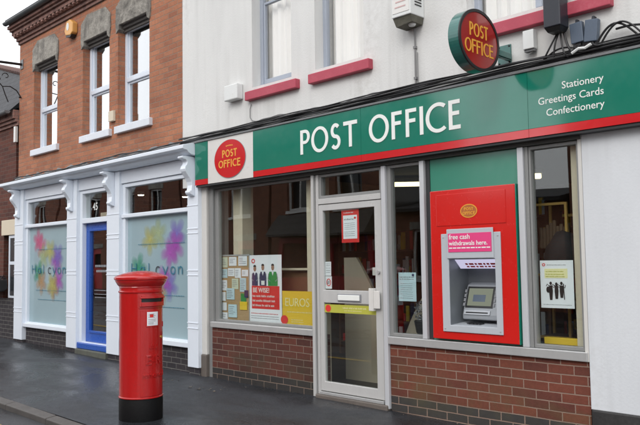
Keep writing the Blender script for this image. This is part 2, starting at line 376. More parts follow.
        return ob
def thing(name, label, cat, loc=(0,0,0), group=None):
    o = bpy.data.objects.new(name, None); COL.objects.link(o); o.location = loc; o.empty_display_size = .1
    ORG[o.name] = Vector(loc); o['label'] = label; o['category'] = cat
    if group: o['group'] = group
    return o
def tag(o, label, cat, group=None):
    o['label'] = label; o['category'] = cat
    if group: o['group'] = group
    return o
def struct(o, kind='structure'): o['kind'] = kind; return o
def B(x0,x1,y0,y1,z0,z1): return MB().box(x0,x1,y0,y1,z0,z1)

# ------------------------------------------------------------------ lettering
def text_mb(body, size, place, extrude=.001, bold=0, align='LEFT', spacing=1.0):
    """built-in sans lettering turned into mesh; place(u, v, w) -> world"""
    cu = bpy.data.curves.new('txt', 'FONT'); cu.body = body; cu.size = size; cu.extrude = extrude; cu.offset = bold; cu.align_x = align
    cu.space_character = spacing; cu.resolution_u = 3
    ob = bpy.data.objects.new('txt', cu); COL.objects.link(ob)
    dg = bpy.context.evaluated_depsgraph_get(); dg.update()
    me = bpy.data.meshes.new_from_object(ob.evaluated_get(dg))
    mb = MB(); mb.add([place(v.co.x, v.co.y, v.co.z) for v in me.vertices], [tuple(p.vertices) for p in me.polygons])
    bpy.data.objects.remove(ob); bpy.data.curves.remove(cu); bpy.data.meshes.remove(me)
    return mb
def on_wall(x, z, y, tilt=0):     # text lying on a facade plane, facing -y
    return lambda u, v, w: (x+u-v*tilt, y-w, z+v+u*tilt)
def on_side(y, z, x):             # text on a plane facing +x; reads along +y
    return lambda u, v, w: (x+w, y+u, z+v)
def ell(cx, cz, a, b, n=40, t0=0, t1=2*PI):
    full = abs(t1-t0) >= 2*PI-1e-6; m = n if full else n+1
    return [(cx+a*math.cos(t0+(t1-t0)*i/n), cz+b*math.sin(t0+(t1-t0)*i/n)) for i in range(m)]
def stroke(pts, w):               # closed outline of a thick poly-line
    L = []; R = []; n = len(pts)
    for i in range(n):
        a = pts[max(i-1,0)]; b = pts[min(i+1,n-1)]; dx, dz = b[0]-a[0], b[1]-a[1]; l = math.hypot(dx,dz); nx, nz = -dz/l*w/2, dx/l*w/2
        L.append((pts[i][0]+nx, pts[i][1]+nz)); R.append((pts[i][0]-nx, pts[i][1]-nz))
    return L+R[::-1]
def glyph(ch, x0, x1, z0, z1, w):
    """humanist capital as loops filling the box x0..x1, z0..z1"""
    W, H = x1-x0, z1-z0; cx, cz = (x0+x1)/2, (z0+z1)/2
    if ch == 'O': return [[ell(cx,cz,W/2,H/2), ell(cx,cz,W/2-w,H/2-w*.85)]]
    if ch == 'I': return [[[(cx-w/2,z0),(cx+w/2,z0),(cx+w/2,z1),(cx-w/2,z1)]]]
    if ch == 'T': return [[[(cx-w/2,z0),(cx+w/2,z0),(cx+w/2,z1-w),(x1,z1-w),(x1,z1),(x0,z1),(x0,z1-w),(cx-w/2,z1-w)]]]
    if ch == 'F':
        m = z0+H*.50
        return [[[(x0,z0),(x0+w,z0),(x0+w,m),(x1-W*.1,m),(x1-W*.1,m+w*.9),(x0+w,m+w*.9),(x0+w,z1-w*.9),(x1,z1-w*.9),(x1,z1),(x0,z1)]]]
    if ch == 'E':
        m = z0+H*.48
        return [[[(x0,z0),(x1,z0),(x1,z0+w*.9),(x0+w,z0+w*.9),(x0+w,m),(x1-W*.1,m),(x1-W*.1,m+w*.9),(x0+w,m+w*.9),(x0+w,z1-w*.9),(x1-W*.03,z1-w*.9),(x1-W*.03,z1),(x0,z1)]]]
    if ch == 'P':
        r = H*.29; cz2 = z1-r; cxx = x1-r*.95
        outer = [(x0,z0),(x0+w,z0),(x0+w,z1-2*r)]+[(cxx+r*.95*math.cos(t), cz2+r*math.sin(t)) for t in [-PI/2+PI*i/14 for i in range(15)]]+[(x0,z1)]
        ri = r-w*.85
        hole = [(x0+w,cz2-ri)]+[(cxx+(r*.95-w)*math.cos(t), cz2+ri*math.sin(t)) for t in [-PI/2+PI*i/14 for i in range(15)]]+[(x0+w,cz2+ri)]
        return [[outer, hole]]
    if ch == 'C':
        a, b = W*.62, H/2; c = x0+a; t0, t1 = math.radians(52), math.radians(308)
        return [[ell(c,cz,a,b,30,t0,t1)+ell(c,cz,a-w,b-w*.85,30,t0,t1)[::-1]]]
    if ch == 'S':
        a = W/2-w/2; b = H/4-w/4; pts = []
        for i in range(15): t = math.radians(35)+math.radians(235)*i/14; pts.append((cx+a*.92*math.cos(t), cz+b+b*math.sin(t)))
        for i in range(1, 15): t = math.radians(90)-math.radians(235)*i/14; pts.append((cx+a*math.cos(t), cz-b+b*math.sin(t)))
        return [[stroke(pts, w*.95)]]
    return []
def word_mb(glyphs, conv_axis, a, b, w):
    mb = MB()
    for ch, x0, x1, z0, z1 in glyphs:
        for loops in glyph(ch, x0, x1, z0, z1, w): mb.plate(loops, conv_axis, a, b)
    return mb
def spread(word, x0, x1, z0, z1, gap=.12):
    rel = {'P':.62,'O':1.0,'S':.62,'T':.72,'F':.6,'I':.26,'C':.86,'E':.62}
    tot = sum(rel[c] for c in word)+gap*(len(word)-1); k = (x1-x0)/tot; out = []; x = x0
    for c in word: out.append((c, x, x+rel[c]*k, z0, z1)); x += (rel[c]+gap)*k
    return out

# ================================================================== GROUND
def gz(x, y): # pavement height
    xx = max(min(x, 4), -40)
    return -.009*(xx+4.4)+.012*max(y, -2.4)
def sheet(x0, x1, y0, y1, f, nx, ny):
    mb = MB(); vs = [(x0+(x1-x0)*i/nx, y0+(y1-y0)*j/ny, f(x0+(x1-x0)*i/nx, y0+(y1-y0)*j/ny)) for j in range(ny+1) for i in range(nx+1)]
    return mb.add(vs, [(j*(nx+1)+i, j*(nx+1)+i+1, (j+1)*(nx+1)+i+1, (j+1)*(nx+1)+i) for j in range(ny) for i in range(nx)])
random.seed(3)
def bumpf(x, y): return gz(x, y)+.004*math.sin(x*2.1+y*1.3)+.003*math.sin(x*.9-y*3.1)
struct(sheet(-60, 30, -2.30, .35, bumpf, 180, 8).build('pavement', M['pave'], smooth=True))
def rz(x, y): return gz(x, -2.4)-.066-.006*(1-abs(y+6)/3.6)*-8*.5
struct(sheet(-60, 30, -9.6, -2.415, lambda x, y: gz(x,-2.4)-.066+.02*(1-((y+6)/3.6)**2), 90, 12).build('road', M['road'], smooth=True))
struct(sheet(-60, 30, -12.3, -9.72, lambda x, y: gz(x,-2.4)+.02, 60, 2).build('far_pavement', M['pave']))
struct(sheet(-400, 400, -400, 400, lambda x, y: -.45, 4, 4).build('ground', M['road']))
# granite kerb stones, one mesh strip with joints
mb = MB(); x = -60
while x < 30:
    L = .9+random.random()*.08; h0, h1 = gz(x,-2.35), gz(x+L,-2.35); dz = random.uniform(-.003,.003); e = .006
    a, b = x+e, x+L-e
    mb.add([(a,-2.415,h0-.25),(b,-2.415,h1-.25),(b,-2.296,h1-.25),(a,-2.296,h0-.25),(a,-2.41,h0-.012+dz),(b,-2.41,h1-.012+dz),(b,-2.296,h1+.004+dz),(a,-2.296,h0+.004+dz)],
           [(0,3,2,1),(4,5,6,7),(0,1,5,4),(1,2,6,5),(2,3,7,6),(3,0,4,7)]); x += L
struct(mb.build('kerb', M['kerb'], bev=.009))
struct(MB().box(-60,30,-9.72,-9.6,-.4,.02).build('far_kerb', M['kerb']))
struct(sheet(-60, 30, -2.83, -2.73, lambda x, y: gz(x,-2.4)-.062+.02*(1-((y+6)/3.6)**2), 90, 1).build('road_marking', M['yellowline']))

# litter: small leaves and grit along the wall and on the pavement
mb = MB()
def leafat(x, y, s):
    a = random.random()*PI; z = bumpf(x,y)+.004
    vs = []
    for k in range(6):
        t = a+2*PI*k/6; r = s*(.6+.5*random.random()); vs.append((x+r*math.cos(t), y+r*.7*math.sin(t), z+random.uniform(0,.008)))
    mb.add(vs, [(0,1,2,3,4,5)])
for _ in range(70):
    x = random.uniform(-13, -1); y = -abs(random.gauss(0, .12))-.03 if random.random() < .7 else random.uniform(-2.2, -.1)
    leafat(x, y, random.uniform(.004, .012))
for _ in range(14): leafat(random.gauss(-7.05,.16), random.gauss(-.5,.09), random.uniform(.012,.03))
for _ in range(6): leafat(random.gauss(-7.8,.1), random.gauss(-.55,.04), random.uniform(.012,.025))
struct(mb.build('leaf_litter', M['leaf']), 'stuff')

# ================================================================== POST OFFICE BUILDING
po = thing('shop_building', 'white rendered shop building with red sills above its long green sign', 'building', (-4.5,0,0))
HU = [(-6.77,-6.07,3.56,5.1), (-5.68,-4.96,3.56,5.1), (-3.70,-2.42,3.56,5.1), (-1.1,-.3,3.56,5.1)]
MB().wall(-8.25, 4, 2.46, 6.1, 0, .32, HU).build('wall', M['render'], po)
# window reveals sit in the wall; each window has frame, pane, curtain
for i, (a, b, c, d) in enumerate(HU):
    y0, y1 = .13, .19; fr = .05
    mb = MB().wall(a-.005, b+.005, c-.005, d+.005, y0, y1, [(a+fr, b-fr, c+fr, d-fr)])
    if i == 2: mb.box((a+b)/2-.03,(a+b)/2+.03,y0+.003,y1,c+fr,d-fr)
    if i == 0: mb.wall(a+fr+.0, b-fr, c+fr+.002, 4.62, y0+.012, y1-.002, [(a+fr+.028,b-fr-.028,c+fr+.06,4.59)])
    w = mb.build('window', M['bluegrey'], po, bev=.006)
    B(a+fr-.01, b-fr+.01, y0+.03, y0+.036, c+fr-.01, d-fr+.01).build('pane', M['curtainglass'], w)
    mb = MB(); n = int((b-a)*90); vs = []
    for k in range(n+1):
        x = a+.02+(b-a-.04)*k/n; yy = .255+.018*math.sin(k*.55+i)+.010*math.sin(k*.23+2*i)+.006*math.sin(k*1.31)
        vs += [(x,yy,c+.0),(x,yy,d)]
    mb.add(vs, [(2*k,2*k+2,2*k+3,2*k+1) for k in range(n)]); 
    mb.build('curtain', M['curtain'], w, smooth=True)
B(-8.2,4,.33,.36,2.8,6).build('back_lining', M['paper'], po)
for a, b in ((-6.835,-5.93),(-5.73,-4.84),(-3.78,-2.355),(-1.16,-.24)):
    B(a, b, -.07, .12, 3.40, 3.507).build('window_sill', M['pinkred'], po, bev=.008)
# eaves and roof
MB().prism([(-.25,6.02),(-.25,6.12),(.35,6.12),(.35,6.02)], 'x', -8.2, 4).build('eaves', M['timber'], po)
MB().prism([(-.30,6.13),(-.30,6.18),(4.5,9.6),(4.5,9.5)], 'x', -8.3, 4.1).build('roof', M['slate'], po)
# ground floor: white piers
B(-7.874,-7.695,-.02,.34,.30,2.46).build('pier', M['pier'], po, bev=.008)
B(-7.88,-7.69,-.035,.30,-.1,.30).build('plinth', M['plinth_brown'], po, bev=.01, label='brown painted foot of the narrow white pier')
B(-8.05,-7.875,.03,.3,-.1,2.7).build('return_wall', M['pier'], po)
MB().wall(-2.655, 4, .285, 2.46, -.02, .34).build('side_wall', M['render_low'], po, bev=.006, label='smooth bluish white wall right of the shop window')
B(-2.648,4,-.032,.30,-.15,.285).build('plinth', M['plinth'], po, bev=.01, label='black painted foot of the plain wall')
# brick stall risers and sills
B(-7.600,-5.752,0,.24,-.12,.655).build('stall_riser', M['brick_riser_l'], po, label='darker red brick panel under the poster window')
B(-4.686,-2.664,0,.24,-.15,.645).build('stall_riser', M['brick_riser_r'], po, label='red brick panel under the cash machine, its lowest courses black')
B(-7.685,-7.60,.012,.2,-.05,2.46).build('corner_trim', M['framegrey'], po, bev=.004)
B(-7.60,-5.752,-.035,.16,.657,.725).build('shop_sill', M['alu'], po, bev=.006)
B(-4.686,-2.664,-.035,.16,.647,.722).build('shop_sill', M['alu'], po, bev=.006)
def frame_win(a, b, c, d, fr, y0, y1, gy, name='shop_window', mat=M['framegrey'], gmat=M['glass'], pane=True, frl=None, frr=None, label=None):
    l = frl if frl is not None else fr; r = frr if frr is not None else fr
    w = MB().wall(a, b, c, d, y0, y1, [(a+l, b-r, c+fr, d-fr)]).build(name, mat, po, bev=.004, label=label)
    if pane:
        B(a+l-.004, b-r+.004, gy, gy+.006, c+fr-.004, d-fr+.004).build('pane', gmat, w)
    return w
frame_win(-7.597,-5.752,.727,2.397,.028,.045,.10,.072,frl=.07,frr=.02, label='left shop window filled with notices and posters')
frame_win(-4.688,-4.266,.724,2.397,.03,.0,.07,.035,frl=.045,frr=.015, label='narrow window between door and cash machine')
frame_win(-3.132,-2.690,.724,2.397,.03,.0,.07,.035,frl=.02,frr=.02, label='narrow window right of the cash machine')
B(-2.688,-2.657,-.018,.12,.646,2.455).build('window_trim', M['pier'], po, bev=.003)
B(-4.264,-4.212,-.03,.07,.724,2.397).build('mullion', M['mullion'], po, bev=.004)
B(-4.210,-4.165,.004,.06,.724,2.397).build('gasket_gap_strip', M['gasket_gap'], po)
B(-3.222,-3.168,-.03,.07,.724,2.397).build('mullion', M['mullion'], po, bev=.004)
B(-3.166,-3.134,-.008,.06,.724,2.397).build('mullion_return', M['framegrey'], po, bev=.003)
B(-7.60,-2.66,-.034,.14,2.400,2.458).build('window_head', M['headgrey'], po)
MB().wall(-4.163,-3.224,.724,2.397,.012,.05,[(-3.94,-3.43,.85,1.48)]).build('green_panel', M['green2'], po, label='green panel surrounding the cash machine')
# door frame, transom, fanlight
B(-5.750,-5.712,-.03,.10,.02,2.397).build('door_post', M['door_white'], po, bev=.004)
B(-5.710,-5.694,.01,.10,.02,2.397).build('gasket_gap_strip', M['gasket_gap'], po)  # dark strip drawn in for the shaded gap between the posts
B(-5.692,-5.652,-.012,.10,.02,2.397).build('door_post', M['door_white'], po, bev=.004)
B(-4.742,-4.690,-.03,.10,.02,2.397).build('door_post', M['mullion'], po, bev=.004)
B(-4.757,-4.743,.01,.10,.02,2.397).build('gasket_gap_strip', M['gasket_gap'], po)
B(-5.650,-4.758,-.02,.08,2.072,2.132).build('transom', M['door_white'], po, bev=.004)
frame_win(-5.650,-4.758,2.134,2.397,.03,.0,.07,.035, name='fanlight', label='fanlight over the shop door')
B(-5.70,-4.70,-.05,.3,-.06,.055).build('door_step', M['plinth_brown'], po, bev=.012)
B(-5.65,-4.758,-.035,.10,.057,.085).build('threshold', M['alu'], po, bev=.003)
dr = MB().wall(-5.648,-4.760,.092,2.066,-.012,.035,[(-5.588,-4.852,.192,1.02),(-5.588,-4.852,1.155,2.0)]).build('door', M['door_white'], po, bev=.005, label='grey white glazed shop door')
B(-5.590,-4.850,.008,.014,.190,1.022).build('door_pane', M['glass'], dr, label='lower glass of the shop door')
B(-5.590,-4.850,.008,.014,1.153,2.002).build('door_pane', M['glass'], dr, label='upper glass of the shop door')
B(-5.375,-5.045,-.022,-.013,1.040,1.118).build('letter_plate', M['printgrey'], dr, bev=.002)
B(-5.362,-5.058,-.032,-.0225,1.052,1.108).build('letter_flap', M['letter'], dr, bev=.004)
MB().box(-4.862,-4.848,-.060,-.013,.960,1.185).box(-4.905,-4.863,-.060,-.048,.960,1.185).box(-4.848,-4.770,-.052,-.040,.985,1.16).build('handle', M['signwhite'], dr, bev=.004, label='upright white door handle guard')
MB().lathe([(.001,-.034),(.016,-.034),(.018,-.013)], (-4.800,0,1.345), 20, 'y').build('lock', M['alu'], dr, smooth=True)
B(-4.935,-4.845,.038,.075,1.31,1.39).build('rim_latch', M['signwhite'], dr, bev=.004)
# interior shell
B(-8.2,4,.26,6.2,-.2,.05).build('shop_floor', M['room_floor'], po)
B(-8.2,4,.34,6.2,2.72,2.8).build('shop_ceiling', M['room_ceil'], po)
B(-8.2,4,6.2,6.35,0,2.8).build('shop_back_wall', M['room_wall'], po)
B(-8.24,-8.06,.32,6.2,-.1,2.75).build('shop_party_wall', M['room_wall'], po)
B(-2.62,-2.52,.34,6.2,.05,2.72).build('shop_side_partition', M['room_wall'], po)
B(-7.42,-7.235,.20,.38,.05,2.7).build('window_post', M['cream'], po, bev=.004)
B(-6.02,-5.83,.16,.34,.05,2.7).build('window_post', M['cream'], po, bev=.004)
B(-2.80,-2.70,.085,.25,.73,2.42).build('window_post', M['cream'], po, bev=.004)
B(-7.235,-6.02,.30,.34,1.36,1.385).build('window_rail', M['cream'], po)
B(-7.235,-6.02,.36,.385,.05,1.33).build('window_back_board', M['wood'], po)

# ---- fascia sign
fs = thing('shop_sign', 'long green and red fascia sign reading POST OFFICE in white capitals', 'sign', (-4.5,-.12,2.45))
zb, zs, zt = 2.452, 2.522, 2.998
B(-7.792,-7.517,-.122,-.003,zs,zt).build('green_end', M['green'], fs)
B(-7.792,-7.517,-.122,-.003,zb,zs-.002).build('red_stripe', M['red'], fs)
B(-7.514,-6.622,-.120,-.003,zb,zt).build('white_panel', M['signwhite'], fs)
xs = [-6.619,-4.912,-3.05,-.9,1.4]
for a, b in zip(xs, xs[1:]):
    B(a+.0015,b-.0015,-.122,-.003,zs,zt).build('green_panel', M['green'], fs)
    B(a+.0015,b-.0015,-.122,-.003,zb,zs-.002).build('red_stripe', M['red'], fs)
B(-7.80,1.41,-.135,-.001,zt+.001,zt+.022).build('top_trim', M['lead'], fs, bev=.003)
B(-7.79,1.41,-.110,-.004,zb-.022,zb-.002).build('soffit', M['gasket_gap'], fs)  # shade of the sign's underside put into a near-black colour
z0, z1 = 2.622, 2.888
big = [('P',-5.800,-5.652),('O',-5.628,-5.372),('S',-5.338,-5.193),('T',-5.150,-4.958),('O',-4.800,-4.542),('F',-4.507,-4.380),('F',-4.333,-4.205),('I',-4.171,-4.120),('C',-4.096,-3.868),('E',-3.838,-3.712)]
for c, a, b in big:
    ov = .006 if c in 'OCS' else 0
    word_mb([(c,a,b,z0-ov,z1+ov)],'y',-.127,-.1225,.040).build('letter', M['letter'], fs)
for s, z in (('Stationery',2.800),('Greetings Cards',2.700),('Confectionery',2.600)):
    text_mb(s,.083,on_wall(-2.405,z+.004,-.1235),.001,.0002,'RIGHT').build('small_lettering', M['letter'], fs)
MB().plate([ell(-7.062,2.722,.305,.232,56)],'y',-.127,-.1205).build('roundel', M['red'], fs)
MB().plate([ell(-7.062,2.722,.309,.236,56),ell(-7.062,2.722,.300,.227,56)],'y',-.1262,-.1202).build('roundel_outline', M['printgrey'], fs)
word_mb(spread('POST',-7.205,-6.915,2.742,2.835),'y',-.130,-.1275,.017).build('roundel_letters', M['yellow'], fs)
word_mb(spread('OFFICE',-7.280,-6.850,2.618,2.712),'y',-.130,-.1275,.017).build('roundel_letters', M['yellow'], fs)
mb = MB()
for k in range(5): mb.box(-7.13+k*.028,-7.11+k*.028,-.129,-.1275,2.878-.002*abs(k-2),2.892-.002*abs(k-2))
mb.build('roundel_small_print', M['yellow'], fs)

# ---- projecting roundel sign
pr = thing('projecting_sign', 'round red projecting sign with yellow POST OFFICE letters on a teal bracket', 'sign', (-3.25,0,3.2))
cy, cz = -.585, 3.205
def disc(x0, x1, a, b, n=64): return MB().plate([[(cy+a*math.cos(2*PI*i/n), cz+b*math.sin(2*PI*i/n)) for i in range(n)]],'x',x0,x1)
disc(-3.300,-3.205,.284,.247).build('rim', M['teal'], pr, bev=.006)
n = 64
MB().plate([[(cy+.286*math.cos(2*PI*i/n), cz+.249*math.sin(2*PI*i/n)) for i in range(n)],[(cy+.262*math.cos(2*PI*i/n), cz+.225*math.sin(2*PI*i/n)) for i in range(n)]],'x',-3.204,-3.192).build('front_ring', M['black'], pr, bev=.002)
disc(-3.204,-3.198,.2615,.2245).build('face', M['rounded'], pr)
disc(-3.307,-3.3005,.2615,.2245).build('face', M['rounded'], pr)
word_mb(spread('POST',cy-.135,cy+.125,cz+.018,cz+.128),'x',-3.1975,-3.194,.014).build('letters', M['yellow'], pr)
word_mb(spread('OFFICE',cy-.205,cy+.195,cz-.118,cz-.008),'x',-3.1975,-3.194,.014).build('letters', M['yellow'], pr)
B(-3.385,-3.255,-.014,-.002,3.135,3.305).build('bracket_plate', M['teal'], pr, bev=.003)
MB().box(-3.295,-3.245,-.30,-.014,3.165,3.215).box(-3.285,-3.255,-.30,-.014,3.155,3.164).build('bracket_arm', M['teal'], pr, bev=.004)
for a, b in ((-3.37,3.15),(-3.27,3.15),(-3.37,3.29),(-3.27,3.29)):
    MB().lathe([(.001,-.022),(.008,-.020),(.008,-.014)],(a,0,b),10,'y').build('bolt', M['black'], pr)

# ---- wall clutter
b = B(-7.205,-6.945,-.10,-.002,3.448,3.640).build('meter_box', M['bell_white'], None, bev=.012, org=(-7.07,0,3.45)); tag(b, 'small white box on the upper wall left of the first red sill', 'box')
ac = thing('ventilation_box', 'grimy white box with side slots on the upper wall above OFFICE', 'vent box', (-4.3,0,3.7))
B(-4.405,-4.175,-.215,-.002,3.765,4.10).build('casing', M['bell_white'], ac, bev=.008)
MB().box(-4.39,-4.19,-.219,-.2155,3.80,4.06).build('front_panel', M['signwhite'], ac, bev=.002)
mb = MB()
for k in range(3): mb.box(-4.36+.01*k,-4.23,-.2215,-.2195,3.85+.05*k,3.862+.05*k)
mb.build('faded_print', M['fadedpink'], ac)
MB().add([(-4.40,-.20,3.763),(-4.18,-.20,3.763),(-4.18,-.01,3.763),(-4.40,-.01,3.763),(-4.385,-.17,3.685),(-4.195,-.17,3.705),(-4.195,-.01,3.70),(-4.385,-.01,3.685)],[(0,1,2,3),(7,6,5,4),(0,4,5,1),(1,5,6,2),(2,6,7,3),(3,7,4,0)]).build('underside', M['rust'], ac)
MB().lathe([(.002,-.045),(.03,-.04),(.042,-.02),(.044,0)],(-4.25,-.10,3.725),20).build('bulb', M['bell_white'], ac, smooth=True)
mb = MB()
for k in range(4): mb.box(-4.1745,-4.170,-.15,-.05,3.86+.028*k,3.870+.028*k)
mb.build('side_slot', M['black'], ac)
mb = MB().tube([(-4.285,-.02,3.69),(-4.285,-.015,3.55),(-4.287,-.015,3.03)],.009,8).tube([(-4.262,-.012,3.45),(-4.262,-.012,3.03)],.004,6)
for z in (3.2,3.5): mb.box(-4.30,-4.27,-.028,-.002,z-.012,z+.012)
tag(mb.build('conduit_pipe', M['cable_grey'], None, org=(-4.285,0,3.03)), 'thin grey conduit running down from the vent box to the sign', 'pipe')
fb = thing('floodlight', 'black box lamp mounted over the wide red sill above the cable boxes', 'lamp', (-2.77,0,3.3))
B(-2.845,-2.700,-.20,-.055,3.30,3.78).build('housing', M['fbox'], fb, bev=.008)
MB().add([(-2.84,-.195,3.298),(-2.705,-.195,3.298),(-2.705,-.06,3.298),(-2.84,-.06,3.298),(-2.825,-.17,3.265),(-2.72,-.17,3.265),(-2.72,-.075,3.265),(-2.825,-.075,3.265)],[(0,1,2,3),(7,6,5,4),(0,4,5,1),(1,5,6,2),(2,6,7,3),(3,7,4,0)]).build('lower_hood', M['black'], fb)
B(-2.80,-2.745,-.054,-.002,3.42,3.62).build('bracket', M['black'], fb)
def cabbox(x, z, w, h, d, tilt, mat, label):
    t = thing('junction_box', label, 'cable box', (x,0,z-h/2), 'cable boxes above the green sign')
    ca, sa = math.cos(tilt), math.sin(tilt)
    def R(px, pz): return (x+px*ca-pz*sa, z+px*sa+pz*ca)
    pts = [R(-w/2,-h/2),R(w/2,-h/2),R(w/2,h/2),R(-w/2,h/2)]
    MB().prism(pts,'y',-d-.02,-.02).build('case', mat, t, bev=.006)
    MB().prism([R(-w*.2,-h/2-.02),R(w*.2,-h/2-.02),R(w*.2,-h/2),R(-w*.2,-h/2)],'y',-d*.7-.02,-.03).build('gland', M['black'], t)
    MB().prism([R(-.012,h/2),R(.012,h/2),R(.008,h/2+.03),R(-.008,h/2+.03)],'y',-d*.5-.02,-.002).build('hanger', M['fbox'], t)
cabbox(-2.635,3.245,.105,.165,.05,.07,M['jbox'],'blue grey cable box nearer the floodlight, just over the sign')
cabbox(-2.515,3.235,.105,.175,.055,-.10,M['jbox'],'blue grey cable box further right above the word Stationery')
t = thing('junction_box','small white cable box between the round sign and the floodlight','cable box',(-3.04,0,3.18),'cable boxes above the green sign')
B(-3.105,-3.005,-.075,-.012,3.205,3.365).build('case', M['bell_white'], t, bev=.006)
MB().box(-3.10,-3.01,-.06,-.02,3.185,3.204).build('clip', M['lead'], t); MB().tube([(-3.08,-.04,3.186),(-3.06,-.05,3.165),(-3.03,-.04,3.186)],.006,6).build('lead_loop', M['cable_grey'], t)
# cables
random.seed(11)
def wob(x0, x1, z, y, amp, seed, dz=0, n=90):
    r = random.Random(seed); ph = [r.uniform(0,6) for _ in range(4)]
    return [(x0+(x1-x0)*i/n, y+.006*math.sin(i*.5+ph[3]), z+dz*(i/n)+amp*(.5*math.sin(i*.13+ph[0])+.35*math.sin(i*.31+ph[1])+.2*math.sin(i*.77+ph[2]))) for i in range(n+1)]
cb = MB()
for k in range(11): cb.tube(wob(-8.22,1.4,3.040+.0078*k,-.045-.014*(k%4),.013,k), .0085 if k % 2 else .006, 6)
tag(cb.build('cable_bundle', M['cable'], None, org=(-4,0,3.03)), 'thick bundle of black cables clipped along the top of the green sign', 'cables')
cb = MB().tube([(-6.78,-.01,3.36),(-6.80,-.015,3.30),(-6.80,-.015,3.20),(-6.76,-.015,3.155),(-6.66,-.015,3.13)]+[p for p in wob(-6.6,-3.4,3.135,-.015,.02,55)],.005,6)
cb.tube(wob(-8.2,-4.4,3.11,-.014,.012,77,-.01),.005,6)
tag(cb.build('thin_cable', M['cable_grey'], None, org=(-6.8,0,3.1)), 'thin grey cable dropping below the first red sill then running right', 'cables')
def arc(p0, p1, h, y, n=16): return [(p0[0]+(p1[0]-p0[0])*i/n, y-.02*math.sin(PI*i/n), p0[1]+(p1[1]-p0[1])*i/n+h*math.sin(PI*i/n)) for i in range(n+1)]
cb = MB()
for k, (p0, p1, h) in enumerate([((-2.80,3.27),(-2.93,3.07),-.02),((-2.78,3.27),(-2.83,3.06),.01),((-2.76,3.27),(-2.70,3.06),-.05),((-2.74,3.27),(-2.60,3.07),-.07),((-2.73,3.26),(-2.66,3.08),-.03),((-2.65,3.14),(-2.55,3.08),-.03),((-2.60,3.14),(-2.75,3.07),-.02),((-2.53,3.13),(-2.62,3.07),-.01),((-2.50,3.13),(-2.42,3.10),-.02),((-2.92,3.08),(-2.6,3.10),.05)]):
    cb.tube(arc(p0,p1,h,-.07-.008*(k%3)),.0075,6)
cb.tube(arc((-2.49,3.10),(-2.16,3.12),.13,-.06),.009,6).tube(arc((-2.45,3.09),(-2.10,3.09),.15,-.07),.008,6).tube(arc((-2.32,3.20),(-1.9,3.08),.04,-.06),.009,6)
tag(cb.build('looping_cable', M['cable'], None, org=(-2.6,0,3.06)), 'tangle of black cables looping under the floodlight and cable boxes', 'cables')
mb = MB()
mb.tube([(-2.66,-.105,3.075),(-2.60,-.11,3.10),(-2.55,-.105,3.095),(-2.50,-.105,3.115)],.012,6)
tag(mb.build('cable_tape', M['bell_white'], None, org=(-2.5,0,3.07)), 'white tape wound round the black cables above the sign', 'tape')

# ---- cash machine
am = thing('cash_machine', 'red cash machine set into the green panel of the shopfront', 'cash machine', (-3.7,0,.73))
ax0, ax1, az0, az1 = -4.128, -3.240, .742, 2.092
MB().wall(ax0,ax1,az0,az1,-.050,.008,[(-3.937,-3.433,.860,1.475)]).build('fascia', M['atmred'], am, bev=.006)
MB().wall(-4.005,-3.385,.812,1.692,-.062,-.051,[(-3.925,-3.445,.872,1.463)]).build('surround', M['atmgrey'], am, bev=.004)
B(ax1+.0005,ax1+.007,-.048,.0115,az0,az1).build('side_edge', M['green'], am)
B(-3.935,-3.450,-.074,-.063,1.468,1.732).build('header', M['atmgrey'], am, bev=.005)
B(-3.915,-3.465,-.078,-.0745,1.525,1.692).build('pink_sign', M['pink'], am)
for s, z, sz in (('free cash',1.640,.062),('withdrawals here.',1.585,.056)):
    text_mb(s,sz,on_wall(-3.905,z,-.0795),.0008,.0006).build('sign_lettering', M['letter'], am)
mb = MB(); x = -3.905
r = random.Random(5)
while x < -3.50: l = r.uniform(.015,.045); mb.box(x,x+l,-.0795,-.0785,1.556,1.566); x += l+.008
mb.build('sign_small_print', M['letter'], am)
# recess
rx0, rx1, rz0, rz1, d = -3.925, -3.445, .872, 1.463, .24
MB().box(rx0-.01,rx0-.0005,-.0505,d,rz0,rz1).box(rx1+.0005,rx1+.01,-.0505,d,rz0,rz1).box(rx0,rx1,-.0505,d,rz1+.0005,rz1+.01).box(rx0-.01,rx1+.01,d,d+.01,rz0-.01,rz1+.01).build('recess_lining', M['atmgrey2'], am)
MB().prism([(-.05,rz0),(d,rz0+.02),(d,rz0-.01),(-.05,rz0-.01)],'x',rx0,rx1).build('shelf', M['atmgrey'], am)
MB().prism([(.01,1.458),(.10,1.375),(.115,1.458)],'x',rx0+.015,rx1-.005).build('lit_header', M['lamphead'], am)
mb = MB(); r = random.Random(8); x = rx0+.10
def hd(yy): return 1.458-(yy-.01)*(.083/.09)
mb = MB()
while x < rx1-.06:
    l = r.uniform(.02,.05)
    for (ya, yb) in ((.045,.062),(.072,.086)):
        mb.add([(x,ya-.0015,hd(ya)-.0015),(x+l,ya-.0015,hd(ya)-.0015),(x+l,yb-.0015,hd(yb)-.0015),(x,yb-.0015,hd(yb)-.0015)],[(0,1,2,3)])
    x += l+.012
mb.build('header_print', M['postred'], am)
